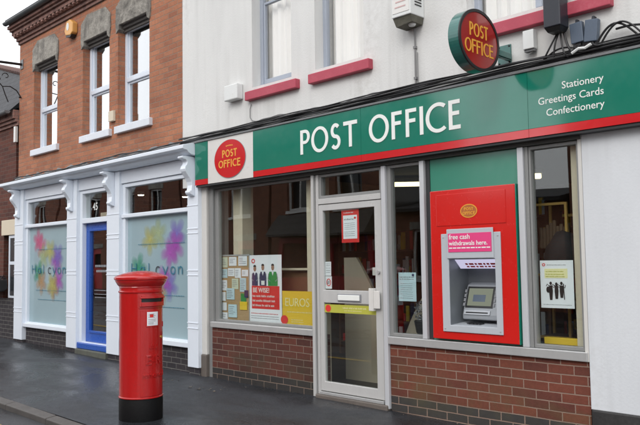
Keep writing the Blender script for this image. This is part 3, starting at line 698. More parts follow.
# sloping console in the recess
MB().prism([(.08,rz0+.045),(.08,rz0+.09),(.17,1.225),(d-.001,1.25),(d-.001,rz0+.045)],'x',rx0+.035,rx1-.001).build('console', M['atmmid'], am, bev=.012)
def con(x0,x1,t0,t1,off=.004,th=.004):
    # on the console slope between z=.962 (y=.08) and z=1.225 (y=.17)
    def q(t, o): return (.08+.09*t-o*.946, .962+.263*t+o*.324*-1+o*.0)
    a0, b0 = q(t0, off), q(t1, off); a1, b1 = q(t0, off-th), q(t1, off-th)
    return MB().prism([a0,b0,b1,a1],'x',x0,x1)
con(-3.872,-3.585,.24,.95,.006).build('screen_bezel', M['black'], am, bev=.002)
con(-3.853,-3.604,.31,.89,.008,.003).build('screen', M['screenlit'], am)
con(-3.80,-3.67,.45,.68,.0095,.002).build('screen_window', M['jbox'], am)
for k in range(4):
    for s in (0,1): MB().add(con((-3.895,-3.582)[s],(-3.875,-3.565)[s],.30+.15*k,.40+.15*k,.010,.006).v, [(0,3,2,1),(4,5,6,7),(0,1,5,4),(1,2,6,5),(2,3,7,6),(3,0,4,7)]).build('side_button', M['printgrey'], am)
con(-3.87,-3.60,.02,.16,.012,.008).build('cash_slot', M['atmgrey'], am, bev=.002)
con(-3.85,-3.62,.07,.11,.014,.004).build('slot_mouth', M['black'], am)
con(-3.545,-3.475,.55,.82,.018,.014).build('card_reader', M['printgrey'], am, bev=.003)
con(-3.535,-3.485,.66,.71,.021,.004).build('card_slot', M['black'], am)
con(-3.53,-3.49,.12,.24,.012,.01).build('receipt_slot', M['black'], am)
mb = MB()
for i in range(4):
    for j in range(3):
        x = -3.80+.036*i; y = .015+.028*j; mb.box(x,x+.026,y,y+.02,rz0+.012,rz0+.020)
mb.build('keypad', M['black'], am)
for a, z in ((-3.98,1.66),(-3.41,1.66),(-3.98,.84),(-3.41,.84)): MB().lathe([(.001,-.066),(.007,-.065),(.007,-.0625)],(a,0,z),10,'y').build('screw', M['alu'], am)
con(-3.545,-3.475,.86,.93,.008,.006).build('instruction_label', M['paper'], am)
con(-3.545,-3.475,.36,.46,.008,.006).build('instruction_label', M['brightyellow'], am)
MB().wall(-4.055,-3.33,1.765,2.052,-.055,-.0505,[]).build('relief_panel', M['atmred'], am, bev=.003)
MB().plate([ell(-3.700,1.888,.079,.052,40)],'y',-.0572,-.0555).build('badge_face', M['badge'], am)
MB().plate([ell(-3.700,1.888,.088,.061,40),ell(-3.700,1.888,.080,.053,40)],'y',-.0585,-.0555).build('badge_ring', M['yellow'], am)
word_mb(spread('POST',-3.748,-3.652,1.894,1.921),'y',-.0585,-.0574,.006).build('badge_letters', M['yellow'], am)
word_mb(spread('OFFICE',-3.765,-3.635,1.855,1.883),'y',-.0585,-.0574,.006).build('badge_letters', M['yellow'], am)

# ---- posters and notices
def flat(name, x0, x1, z0, z1, y, mat, label, cat, th=.003): 
    t = thing(name, label, cat, ((x0+x1)/2, y, z0)); B(x0,x1,y,y+th,z0,z1).build('sheet', mat, t); return t
def bars(t, x0, x1, rows, y, h, mat, seed, name='print_line'):
    # lines of print too small to read: word-like runs of letter-sized strokes
    r = random.Random(seed); mb = MB()
    def v(x, a, b, w): mb.box(x, x+w, y-.001, y-.0003, a, b)
    w = h*.16
    for z in rows:
        x = x0
        while x < x1-h:
            n_ = r.randint(2, 8)
            for _ in range(n_):
                if x > x1-h*.6: break
                k = r.choice('lonahtei'); xh = z+h*.68; e = .0004
                if k in 'lti': v(x, z, z+h, w); x += h*.28
                elif k == 'h': v(x, z, z+h, w); v(x+h*.38, z, xh-w-e, w); v(x+w+e, xh-w, xh, h*.38); x += h*.74
                else:
                    v(x, z, xh, w); v(x+h*.38, z, xh, w)
                    mb.box(x+w+e, x+h*.38-e, y-.001, y-.0003, xh-w, xh)
                    if k in 'oae': mb.box(x+w+e, x+h*.38-e, y-.001, y-.0003, z, z+w)
                    x += h*.72
            x += h*.5
    return mb.build(name, mat, t)
nb = thing('notice_board','cork notice board covered in cards and slips behind the left window','notice board',(-7.3,.12,.73))
B(-7.585,-7.010,.125,.140,.73,1.545).build('board', M['cork'], nb)
MB().wall(-7.60,-6.995,.715,1.56,.118,.142,[(-7.58,-7.015,.735,1.54)]).build('board_frame', M['alu'], nb)
cards = [(-7.57,1.40,.13,.13,'paper_cream'),(-7.41,1.42,.15,.11,'paper'),(-7.22,1.42,.17,.12,'paper'),(-7.575,1.27,.13,.11,'paper_blue'),(-7.43,1.29,.13,.10,'paper'),(-7.29,1.27,.12,.12,'paper'),(-7.15,1.29,.12,.08,'paper'),(-7.19,1.10,.12,.17,'paper_blue'),(-7.57,1.11,.12,.13,'paper'),(-7.35,1.13,.13,.13,'paper_cream'),(-7.46,1.00,.16,.14,'paper_blue'),(-7.57,.98,.09,.11,'paper'),(-7.57,.86,.11,.10,'paper'),(-7.17,.98,.10,.10,'printgreen'),(-7.10,1.03,.07,.09,'navy'),(-7.19,.88,.14,.10,'brightyellow'),(-7.57,.755,.13,.08,'paper'),(-7.42,.78,.17,.16,'paper_blue')]
for i, (x, z, w, h, m) in enumerate(cards):
    B(x,x+w,.1215-.0004*i,.1245-.0002*i,z,z+h).build('notice_card', M[m], nb)
    if w > .115 and m != 'brightyellow':
        r = random.Random(i); mb = MB(); zz = z+h-.03
        while zz > z+.02: mb.box(x+.015,x+w-.015-r.uniform(0,w*.4),.1200-.0004*i,.1208-.0004*i,zz,zz+.006); zz -= .022
        mb.build('card_print', M['printgrey'], nb)
ps = thing('poster','tall white poster with three printed figures above a red block reading BE WISE','poster',(-6.7,.10,.73),'posters in the shop glass')
B(-6.985,-6.40,.110,.113,.722,1.545).build('sheet', M['paper'], ps)
def prect(x0,x1,z0,z1,mat,name,y=.1085): return B(x0,x1,y,.1095,z0,z1).build(name,M[mat],ps)
prect(-6.945,-6.44,.905,1.178,'postred','red_block')
text_mb('BE WISE!',.080,on_wall(-6.925,1.100,.1075),.0006,.001).build('poster_lettering', M['letter'], ps)
bars(ps,-6.93,-6.50,(1.045,.99,.935),.1078,.026,M['letter'],4)
bars(ps,-6.96,-6.45,(.845,),.1095,.012,M['postred'],9)
bars(ps,-6.96,-6.45,(.815,.79),.1095,.008,M['printgrey'],10)
MB().plate([ell(-6.915,1.475,.034,.028,24),ell(-6.915,1.475,.02,.016,24)],'y',.108,.1095).build('round_mark', M['postred'], ps)
for (cx, m, w, hd_) in ((-6.885,'navy',.055,.0),(-6.735,'navy',.062,.03),(-6.555,'printgreen',.085,.03)):
    zc = 1.18
    MB().plate([[(cx-w,zc),(cx+w,zc),(cx+w*1.05,zc+.10),(cx+w*.7,zc+.155+hd_*.4),(cx-w*.7,zc+.155+hd_*.4),(cx-w*1.05,zc+.10)]],'y',.1080,.1092).build('printed_figure', M[m], ps)
    MB().plate([ell(cx,zc+.205+hd_*.4,.026,.036,20)],'y',.1080,.1092).build('printed_head', M['skin'], ps)
    MB().plate([ell(cx,zc+.226+hd_*.4,.027,.022,20,0,PI)],'y',.1070,.1079).build('printed_hair', M['black'], ps)
for (cx, m, w) in ((-6.885,'skin',.055),(-6.735,'printgrey',.062),(-6.555,'paper',.085)):
    MB().plate([[(cx-.018,1.345),(cx+.018,1.345),(cx,1.300)]],'y',.1074,.1079).build('printed_collar', M['paper'], ps)
    mb = MB()
    for sg in (-1, 1): mb.plate([stroke([(cx+sg*w*.86,1.325),(cx+sg*w*1.02,1.26),(cx+sg*w*.55,1.235)],.012)],'y',.1073,.1078)
    mb.build('printed_arm', M['printgrey'] if m != 'printgrey' else M['jbox'], ps)
MB().prism([(-6.765,1.24),(-6.705,1.24),(-6.705,1.19),(-6.765,1.19)],'y',.1072,.1079).build('printed_paper', M['letter'], ps)
eu = thing('poster','yellow poster reading EUROS in the lower right of the window','poster',(-6.1,.09,.73),'posters in the shop glass')
B(-6.372,-5.800,.092,.095,.728,1.128).build('sheet', M['postyellow'], eu)
text_mb('EUROS',.138,on_wall(-6.33,.955,.0905),.0006,-.001,spacing=.96).build('poster_lettering', M['paleyellow'], eu)
bars(eu,-6.29,-5.88,(.885,),.0915,.014,M['paleyellow'],12)
bars(eu,-6.22,-6.02,(.80,.775),.0915,.012,M['paleyellow'],13)
st = MB().plate([ell(-6.335,.800,.060,.050,28)],'y',.086,.089).build('sticker', M['postred'], None, org=(-6.335,.088,.8)); tag(st,'small round dark red sticker at the left edge of the yellow poster','sticker')
t = thing('poster','red bordered white notice taped high on the door glass','poster',(-5.21,.0,1.65),'posters in the shop glass')
B(-5.335,-5.088,.0175,.020,1.650,1.995).build('border', M['postred'], t)
B(-5.310,-5.113,.0155,.0172,1.690,1.935).build('sheet', M['paper'], t)
bars(t,-5.295,-5.15,(1.885,),.0153,.018,M['printgrey'],3); bars(t,-5.29,-5.14,(1.85,1.83,1.81,1.79,1.76,1.74,1.72),.0153,.006,M['printgrey'],33)
MB().plate([ell(-5.14,1.905,.015,.012,16)],'y',.0145,.0153).build('round_mark', M['postred'], t)
bars(t,-5.30,-5.16,(1.957,),.0173,.014,M['paper'],31)
t = thing('sticker','tall white sticker with a red no entry ring low on the door glass','sticker',(-5.53,0,1.16),'stickers on the door glass')
B(-5.586,-5.492,.0175,.019,1.168,1.300).build('sheet', M['paper'], t)
B(-5.586,-5.500,.0175,.019,1.305,1.455).build('upper_sheet', M['paper'], t)
MB().plate([ell(-5.538,1.235,.034,.040,24),ell(-5.538,1.235,.026,.031,24)],'y',.0155,.0172).build('red_ring', M['postred'], t)
bars(t,-5.575,-5.51,(1.43,1.41,1.385,1.36,1.34),.0173,.007,M['printgrey'],21)
bars(t,-5.56,-5.515,(1.245,1.232,1.219),.0153,.008,M['black'],22)
t = thing('sticker','lime yellow strip sticker across the door glass below the middle rail','sticker',(-5.2,0,.92),'stickers on the door glass')
B(-5.587,-4.853,.0015,.0065,.918,1.004).build('strip', M['stickyellow'], t)
MB().plate([ell(-5.535,.962,.040,.037,24)],'y',-.0008,.0012).build('round_mark', M['postred'], t)
bars(t,-5.32,-4.98,(.965,),.0012,.016,M['paleyellow'],23); bars(t,-5.30,-5.05,(.94,),.0012,.009,M['paleyellow'],24)
t = thing('poster','pale blue notice in the narrow window beside the door','poster',(-4.5,.06,1.06),'posters in the shop glass')
B(-4.615,-4.40,.062,.065,1.062,1.340).build('sheet', M['paper_blue'], t)
bars(t,-4.60,-4.42,(1.29,1.27),.0618,.012,M['printgrey'],41); bars(t,-4.59,-4.44,(1.23,1.21,1.19,1.17,1.15,1.13,1.11,1.09),.0618,.005,M['printgrey'],42)
MB().plate([ell(-4.435,1.315,.014,.012,16)],'y',.060,.0615).build('round_mark', M['navy'], t)
t = thing('poster','white poster with a yellow panel and dark line drawing in the right window','poster',(-2.95,.06,1.05),'posters in the shop glass')
B(-3.092,-2.800,.062,.065,1.050,1.440).build('sheet', M['paper'], t)
B(-3.052,-2.850,.0600,.0617,1.295,1.372).build('yellow_panel', M['paleyellow'], t)
bars(t,-3.04,-2.87,(1.345,1.322,1.304),.0597,.009,M['stickyellow'],51)
MB().plate([ell(-3.058,1.405,.014,.013,16),ell(-3.058,1.405,.008,.007,16)],'y',.060,.0615).build('round_mark', M['postred'], t)
bars(t,-3.03,-2.86,(1.40,),.0618,.006,M['printgrey'],53)
mb = MB()
for q, fx in enumerate((-3.000,-2.950,-2.905)):
    y_ = .0602-.0006*q
    mb.plate([ell(fx,1.252-.006*(q==1),.011,.014,16)],'y',y_,y_+.0004)
    mb.plate([[(fx-.013,1.235),(fx+.013,1.235),(fx+.018,1.19),(fx+.011,1.115+.01*q),(fx-.011,1.115+.01*q),(fx-.017,1.19)]],'y',y_-.0002,y_+.0002)
    mb.plate([stroke([(fx-.012,1.228),(fx-.032,1.245),(fx-.040,1.228)],.006)],'y',y_-.0004,y_)
    mb.plate([stroke([(fx+.012,1.228),(fx+.030,1.215),(fx+.034,1.238)],.006)],'y',y_-.0004,y_)
mb.plate([stroke([(-2.882,1.12),(-2.888,1.25)],.007)],'y',.0592,.0596); mb.plate([ell(-3.022,1.20,.018,.026,16)],'y',.0584,.0588)
mb.build('line_drawing', M['black'], t)
bars(t,-3.07,-2.82,(1.075,),.0618,.006,M['printgrey'],52)

# ---- interior items (seen through the glass)
def tubelight(x, y, z, L, rot, label):
    t = thing('ceiling_light', label, 'ceiling light', (x,y,z), 'lit tubes on the shop ceiling')
    c, s = math.cos(rot), math.sin(rot)
    def bx(l, w, z0, z1):
        m = MB().box(-l/2,l/2,-w/2,w/2,z0,z1); m.v = [(x+a*c-b*s, y+a*s+b*c, z+d_) for a,b,d_ in m.v]; return m
    bx(L,.14,.06,.11).build('fitting', M['signwhite'], t); bx(L*.97,.07,0,.058).build('lit_tube', M['tube'], t, bev=.01)
tubelight(-6.72,3.3,2.57,1.15,.75,'lit ceiling tube seen through the narrow window beside the door')
tubelight(-4.62,2.6,2.44,.34,.75,'lit ceiling tube seen through the window right of the cash machine')
ds = thing('display_stand','yellow edged display stand inside the window right of the cash machine','display stand',(-3.3,.5,.05))
mb = MB()
for (x, y) in ((-3.40,.50),(-3.065,.50),(-3.40,.85),(-3.065,.85)): mb.box(x-.011,x+.011,y-.011,y+.011,.05,1.95)
mb.build('upright', M['brasslit'], ds)
mb = MB()
for z in (1.93,1.30,.75): mb.box(-3.389,-3.076,.489,.511,z,z+.022)
mb.box(-3.27,-3.076,.83,.85,1.84,1.865)
mb.build('shelf_edge', M['brasslit'], ds)
MB().box(-3.389,-3.076,.512,.84,1.30,1.311).box(-3.25,-2.82,.13,.488,1.30,1.311).box(-3.389,-3.076,.52,.84,.75,.762).build('shelf', M['wood'], ds)
mb = MB(); r = random.Random(6)
for k in range(9): 
    x = -3.38+.033*k; mb.box(x,x+.026,.60,.62,1.55,1.80-r.random()*.08)
mb.build('hanging_packet', M['room_wall'], ds)
b = MB().box(-3.12,-2.79,.14,.20,.745,.80).build('shelf_strip', M['postyellow'], None, bev=.004, org=(-2.95,.17,.745)); tag(b,'yellow strip lying along the foot of the right window','strip')
# dark coat-like bag behind the poster
mb = MB().lathe([(.01,0),(.17,.005),(.19,.05),(.20,.12),(.195,.19),(.17,.26),(.13,.31),(.07,.345),(.01,.355)],(-3.0,.33,1.312),32)
mb.v = [(x+.02*math.sin(9*z+3*y), y+.015*math.sin(14*z+8*x), z if z < 1.32 else z+.03*math.sin(21*x+5*y)+.012*math.sin(47*x)) for x,y,z in mb.v]
tag(mb.build('bag', M['bagcloth'], None, smooth=True, org=(-3.0,.33,1.31)),'bulging black bag behind the white poster with the line drawing','bag')
# curved cream shapes, added to stand in for reflections in the glass
def curved(x0,x1,y,z0,z1,label,flip=False):
    pts = [(x0,z0),(x1,z0)]+[(x1-(x1-x0)*.75*(t**1.8), z0+(z1-z0)*t) for t in [i/14 for i in range(1,15)]]+[(x0,z1)]
    if flip: pts = [(x0+x1-p[0],p[1]) for p in pts][::-1]
    o = MB().prism(pts,'y',y,y+.04).build('reflection_shape', M['cream'], None, org=(x0,y,z0)); tag(o,label,'board')
curved(-6.15,-5.35,.9,.05,1.5,'curved cream stand-in for a reflection in the lower door glass')
curved(-4.95,-4.28,.45,.3,1.30,'curved cream stand-in for a reflection in the narrow window',True)
# dark plant pot with round top
t = thing('plant_pot','round dark topiary ball in a pot inside the narrow window','plant',(-4.42,.22,.73))
MB().lathe([(.07,0),(.09,.02),(.11,.13),(.10,.14)],(-4.42,.22,.735),24).build('pot', M['black'], t, smooth=True)
mb = MB(); r = random.Random(9)
for k in range(260):
    a, b_ = r.uniform(0,2*PI), math.acos(r.uniform(-1,1)); R_ = .10*r.uniform(.85,1.08)
    c = Vector((-4.42+R_*math.sin(b_)*math.cos(a), .22+R_*math.sin(b_)*math.sin(a), .965+R_*math.cos(b_)))
    q = [c+Vector((r.uniform(-.018,.018),r.uniform(-.018,.018),r.uniform(-.018,.018))) for _ in range(4)]; mb.add(q,[(0,1,2),(0,2,3)])
mb.build('foliage', M['printgrey'], t)
# card racks on the back and side: shelving with goods
def rack(x, y, w, d_, h, label, seed):
    t = thing('shelving_unit', label, 'shelves', (x,y,.05), 'shelves inside the shop')
    mb = MB().box(x,x+.03,y,y+d_,.05,h).box(x+w-.03,x+w,y,y+d_,.05,h).box(x+.03,x+w-.03,y+d_-.02,y+d_,.05,h)
    mb.build('frame', M['wood'], t)
    r = random.Random(seed); z = .25
    while z < h:
        B(x+.03,x+w-.03,y+.01,y+d_-.02,z-.02,z).build('shelf', M['wood'], t)
        for m in ('postred','paper','brightyellow','navy','paper_blue'):
            mb = MB(); 
            for k in range(int(w/.075)):
                if r.random() < .28:
                    xx = x+.05+k*.07; y_ = y+.02+.03*'pbnw'.find(m[0]) if False else y+.02+r.random()*.12; mb.box(xx,xx+r.uniform(.03,.066),y_,y_+.02,z+.001,z+r.uniform(.08,.27))
            if mb.v:
                o = mb.build('stacked_goods', M[m], t); o['kind'] = 'stuff'
        z += .34
rack(-8.0,4.9,1.7,.4,2.2,'brown shelves of coloured goods at the back left of the shop',1)
rack(-6.2,5.2,1.7,.4,2.2,'brown shelves of coloured goods in the back middle of the shop',2)
rack(-4.4,5.2,1.6,.4,2.2,'brown shelves of coloured goods at the back right of the shop',3)
rack(-6.1,2.4,1.0,.3,2.0,'brown shelves of coloured goods close behind the door',7)
rack(-4.95,2.0,.9,.3,2.1,'brown shelves of coloured goods behind the narrow window by the door',8)
rack(-7.9,2.6,1.5,.4,1.9,'low brown shelves behind the poster window',4)

# ================================================================== PILLAR BOX
PX, PY = -6.285, -1.80; PZ = bumpf(PX,PY)
pb = thing('pillar_box','red cylindrical pillar box with a black foot on the wet pavement','post box',(PX,PY,PZ))
c0 = (PX,PY,0)
MB().lathe([(.201,PZ-.03),(.205,PZ),(.206,.18),(.200,.196),(.200,.200)],c0,72).build('foot', M['pillar_black'], pb, smooth=True)
MB().lathe([(.203,.2005),(.209,.203),(.209,.212),(.2035,.217),(.2035,1.185),(.212,1.190),(.214,1.200),(.208,1.207),(.203,1.209)],c0,96).build('body', M['pillar'], pb, smooth=True)
MB().lathe([(.202,1.2095),(.202,1.232),(.208,1.240),(.206,1.246),(.222,1.262),(.236,1.285),(.243,1.30),(.243,1.306),(.252,1.312),(.255,1.322),(.253,1.334),(.246,1.341),(.236,1.346),(.19,1.364),(.12,1.383),(.05,1.392),(.002,1.394)],c0,96).build('cap', M['pillar'], pb, smooth=True)
FA = math.radians(3)  # the box faces along the pavement
def cyl(r0, r1, a0, a1, z0, z1, n=20):
    vs = []; fs = []
    for i in range(n+1):
        a = FA+math.radians(a0+(a1-a0)*i/n); ca, sa = math.cos(a), math.sin(a)
        vs += [(PX+r0*ca,PY+r0*sa,z0),(PX+r1*ca,PY+r1*sa,z0),(PX+r1*ca,PY+r1*sa,z1),(PX+r0*ca,PY+r0*sa,z1)]
    for i in range(n):
        o = 4*i; fs += [(o,o+4,o+5,o+1),(o+1,o+5,o+6,o+2),(o+2,o+6,o+7,o+3),(o+3,o+7,o+4,o)]
    fs += [(0,1,2,3),(4*n+3,4*n+2,4*n+1,4*n)]
    return MB().add(vs, fs)
# aperture: surround, black patch painted for the slot's dark inside, hood
for nm, a in (('slot_surround',(.2036,.222,-38,-33,1.060,1.168)),('slot_surround',(.2036,.222,33,38,1.060,1.168)),('slot_surround',(.2036,.224,-33,33,1.137,1.168)),('slot_surround',(.2036,.224,-33,33,1.060,1.100))):
    cyl(*a).build(nm, M['pillar'], pb, bev=.003, smooth=False)
cyl(.2037,.2065,-33,33,1.1005,1.1365).build('slot', M['black'], pb)
cyl(.2236,.236,-36,36,1.135,1.150).build('slot_hood', M['pillar'], pb, bev=.003)
cyl(.2036,.209,-40,40,1.040,1.0595).build('lip', M['pillar'], pb, bev=.003)
cyl(.2036,.2075,-36,36,.225,1.030).build('door', M['pillar'], pb, bev=.002)
cyl(.2076,.2125,-22,15,.868,1.020).build('plate_holder', M['pillar'], pb, bev=.002)
cyl(.2126,.2140,-19,12,.880,1.008).build('collection_plate', M['paper'], pb)
mb = MB(); r = random.Random(3)
for k, z in enumerate((.985,.970,.955,.935,.92,.905,.893)): mb2 = cyl(.2141,.2146,-16,r.uniform(-2,9),z,z+.005,8); mb.add(mb2.v, mb2.f)
mb.build('plate_print', M['printgrey'], pb)
mb2 = cyl(.2141,.2147,-12,-2,.958,.985,8); mb2.build('plate_mark', M['postred'], pb)
MB().tube([(PX+.206*math.cos(FA+math.radians(28)),PY+.206*math.sin(FA+math.radians(28)),.765),(PX+.218*math.cos(FA+math.radians(28)),PY+.218*math.sin(FA+math.radians(28)),.765)],.013,14).build('lock', M['brass'], pb)
def on_cyl(z, rad=.2076):
    def f(u, v, w):
        a = FA+u/rad; rr = rad+w; return (PX+rr*math.cos(a), PY+rr*math.sin(a), z+v)
    return f
for z in (.40,.86): cyl(.2036,.213,37,42,z,z+.05,6).build('hinge', M['pillar'], pb, bev=.003)
text_mb('E R',.125,on_cyl(.52),.008,.002,'CENTER').build('royal_cypher', M['pillar'], pb)
text_mb('II',.075,on_cyl(.545),.008,.001,'CENTER').build('royal_cypher', M['pillar'], pb)
mb = MB()
for x0,x1,z0,z1 in ((-.045,.045,.665,.68),): mb2 = cyl(.2076,.2125,math.degrees(x0/.2076),math.degrees(x1/.2076),z0,z1,8); mb.add(mb2.v,mb2.f)
for k in (-2,-1,0,1,2):
    a = math.degrees(k*.02/.2076); mb2 = cyl(.2076,.212,a-1.6,a+1.6,.6805,.70+(.012 if k == 0 else .004*(2-abs(k))),3); mb.add(mb2.v,mb2.f)
mb.build('crown', M['pillar'], pb)
text_mb('POST OFFICE',.038,on_cyl(.40),.008,.001,'CENTER').build('raised_lettering', M['pillar'], pb)

# ================================================================== SHOP NEXT DOOR (number 45)
h = thing('brick_shop_house','orange brick house with a white timber shopfront and blue door numbered 45','building',(-11,0,0))
HW = [(-13.02,-12.06,3.52,5.11),(-11.13,-10.25,3.52,5.11),(-9.99,-9.09,3.52,5.11)]
MB().wall(-13.67,-8.252,2.90,5.72,0,.12,HW).build('wall', M['brick_orange'], h)
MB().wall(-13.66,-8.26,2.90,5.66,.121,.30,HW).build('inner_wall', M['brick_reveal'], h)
for (a, b, c, d) in HW:
    y0, y1, fr = .122, .20, .055
    w = MB().wall(a-.004,b+.004,c-.004,d+.004,y0,y1,[(a+fr,b-fr,c+fr,4.235),(a+fr,b-fr,4.30,d-fr)]).build('window', M['upvc'], h, bev=.006)
    # inner sash step
    MB().wall(a+fr,b-fr,4.302,d-fr,y0+.028,y1-.002,[(a+fr+.03,b-fr-.03,4.33,d-fr-.03)]).build('sash', M['upvc'], w, bev=.004)
    MB().wall(a+fr,b-fr,c+fr,4.233,y0+.028,y1-.002,[(a+fr+.03,b-fr-.03,c+fr+.03,4.205)]).build('sash', M['upvc'], w, bev=.004)
    B(a+fr+.02,b-fr-.02,y0+.05,y0+.056,4.32,d-fr-.02).build('pane', M['mirror'], w)
    B(a+fr+.02,b-fr-.02,y0+.05,y0+.056,c+fr+.02,4.215).build('pane', M['mirror'], w)
    B(a-.01,b+.085,-.06,.119,3.425,3.535).build('window_sill', M['sill_white'], h, bev=.008)
    # shouldered stone lintel with a moulded underside
    MB().plate([[(a-.03,4.98),(a+.05,5.03),(a+.06,5.10),(b-.06,5.10),(b-.05,5.03),(b+.02,4.98),(b+.05,5.14),(b+.04,5.36),(b-.12,5.50),(a+.16,5.52),(a-.04,5.40),(a-.05,5.12)]],'y',-.022,.118).build('lintel', M['stone'], h, bev=.008)
    mb = MB()
    for k in range(3): mb.box(a+.002,b-.002,.012+.034*k,.046+.034*k,5.095-.045*k,5.14)
    mb.build('lintel_moulding', M['stone_dark'], h, bev=.004)
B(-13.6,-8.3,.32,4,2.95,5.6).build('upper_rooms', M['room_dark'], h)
# corbelled eaves
cor = [(y,a+.075,b+.06) for y,a,b in [(0,5.545,5.60),(-.035,5.602,5.66),(-.075,5.662,5.70),(-.115,5.702,5.765),(-.155,5.767,5.805),(-.195,5.807,5.87)]]
for k, (y, za, zb_) in enumerate(cor):
    B(-13.675+y*.0-.015-.008*k,-8.25,y-.03,.12,za,zb_+.0135).build('corbel_course', M['corbel'], h, bev=.004)
x = -13.64
while x < -8.4: B(x,x+.075,-.145,-.1055,5.739,5.774).build('dentil', M['corbel'], h); x += .15
# half-round gutter with brackets, roof
mb = MB(); n = 10; pr_ = [(-.275+.052*math.cos(PI+PI*i/n),5.985+.052*math.sin(PI+PI*i/n)) for i in range(n+1)]
pr_ += [(-.275+.045*math.cos(-PI*i/n),5.985+.045*math.sin(-PI*i/n)) for i in range(n+1)]
MB().prism(pr_,'x',-13.70,-8.22).build('gutter', M['gutter'], h)
MB().prism([(-.20,5.952),(-.22,6.00),(-.215,6.01),(.12,6.01),(.12,5.952)],'x',-13.70,-8.25).build('eaves_board', M['corbel'], h)
MB().prism([(-.26,6.03),(-.26,6.06),(4.6,9.9),(4.6,9.8)],'x',-13.75,-8.3).build('roof', M['slate'], h)
MB().box(-13.67,-13.4,.3,8.9,2.0,5.9).build('gable_wall', M['brick_dark'], h)
# shopfront
PIL = [(-13.615,-13.25),(-11.495,-11.155),(-10.165,-9.80),(-8.03,-7.795)]
for a, b in PIL:
    p = B(a,b,-.08,.06,.13,2.84).build('pilaster', M['timber'], h, bev=.006)
    for z in (.62,.69,1.30,1.36,1.84,1.90,2.20): B(a-.004,b+.004,-.086,-.0805,z,z+.012).build('pilaster_bead', M['timber'], p, bev=.002)
    # scroll console: curved profile sticking out from the pilaster head
    prof = [(-.081,2.835),(-.27,2.835),(-.275,2.815),(-.262,2.80),(-.215,2.79),(-.195,2.765),(-.20,2.735),(-.225,2.705),(-.235,2.67),(-.225,2.64),(-.195,2.60),(-.16,2.555),(-.135,2.51),(-.125,2.465),(-.135,2.397),(-.155,2.40),(-.160,2.372),(-.145,2.345),(-.115,2.335),(-.081,2.32)]
    xc = (a+b)/2; MB().prism(prof,'x',xc-.055,xc+.055).build('console', M['timber'], p, bev=.008)
B(-13.25,-7.80,-.045,.08,2.655,2.84).build('fascia_board', M['timber'], h, bev=.004)
cp = [(.02,2.845),(-.10,2.845),(-.17,2.855),(-.215,2.88),(-.235,2.905),(-.285,2.912),(-.30,2.925),(-.30,2.965),(-.285,2.975),(-.02,3.03),(.02,3.03)]
MB().prism(cp,'x',-13.80,-7.80).build('cornice', M['timber'], h, bev=.003)
mb = MB(); n = 90; vs = []; r = random.Random(4)
for i in range(n+1):
    x = -13.78+5.55*i/n; zt_ = 3.085+.022*math.sin(i*.9)+.02*r.random(); yy = -.03-.01*r.random()
    vs += [(x,-.25-.01*r.random(),2.992),(x,-.10,3.025+.006*r.random()),(x,yy,3.05),(x,-.012,zt_)]
for i in range(n):
    for k in range(3): mb.add([], []); mb.f.append((4*i+k,4*i+4+k,4*i+5+k,4*i+1+k))
mb.v = vs; mb.build('lead_flashing', M['lead'], h)
tag(MB().tube(wob(-13.7,-8.0,3.075,-.07,.02,91),.011,6).tube(wob(-11.4,-8.0,3.055,-.11,.014,92),.006,6).build('cornice_cable', M['cable'], None, org=(-11,-.07,3.07)),'dark cable lying along the top of the white cornice','cables')
def sfwin(a, b, label, name='shop_window'):
    w = MB().wall(a,b,.36,2.652,-.02,.07,[(a+.075,b-.06,.455,2.135),(a+.075,b-.06,2.20,2.595)]).build(name, M['timber'], h, bev=.006, label=label)
    B(a-.0,b+.0,-.065,-.021,.365,.435).build('sill', M['timber'], w, bev=.008)
    B(a+.0,b-.0,-.045,-.021,2.14,2.195).build('transom', M['timber'], w, bev=.008)
    B(a+.07,b-.055,.030,.036,2.195,2.60).build('pane', M['glass45'], w)
    B(a+.07,b-.055,.030,.036,.45,2.14).build('frosted_pane', M['frost'], w)
    return w
w1 = sfwin(-13.25,-11.495,'left frosted shop window with flower prints')
w2 = sfwin(-9.80,-8.03,'right frosted shop window with flower prints')
def dec(w, x, z, k, r=.15, y=.0285):
    MB().plate([ell(x,z,r,r,24)],'y',y,y+.0008).build('flower_print', M[k], w, org=(x,y,z))
for i, (x, z, k) in enumerate([(-12.83,1.90,'f_pink'),(-12.70,1.80,'f_pink'),(-12.62,1.62,'f_pale'),(-12.80,1.33,'f_green'),(-12.68,1.16,'f_orange'),(-12.10,1.53,'f_mag'),(-12.05,1.62,'f_purple'),(-12.02,1.20,'f_mag'),(-12.20,1.07,'f_orange'),(-12.34,1.70,'f_yellow'),(-12.24,1.12,'f_yellow')]): dec(w1,x,z,k,.24,.0285-.0002*i*5)
for i, (x, z, k) in enumerate([(-9.12,1.80,'f_yellow'),(-8.90,1.88,'f_pale'),(-9.42,1.40,'f_green'),(-8.44,1.86,'f_purple'),(-8.47,1.70,'f_mag'),(-8.60,1.60,'f_mag'),(-8.62,1.17,'f_purple'),(-8.75,1.22,'f_mag'),(-8.88,1.10,'f_yellow'),(-8.92,1.00,'f_orange')]): dec(w2,x,z,k,.24,.0285-.0002*i*5)
M['ink'] = simple('film_lettering', (.022,.16,.24), .5); M['inkdark'] = simple('film_lettering_dark', (.035,.04,.05), .5)
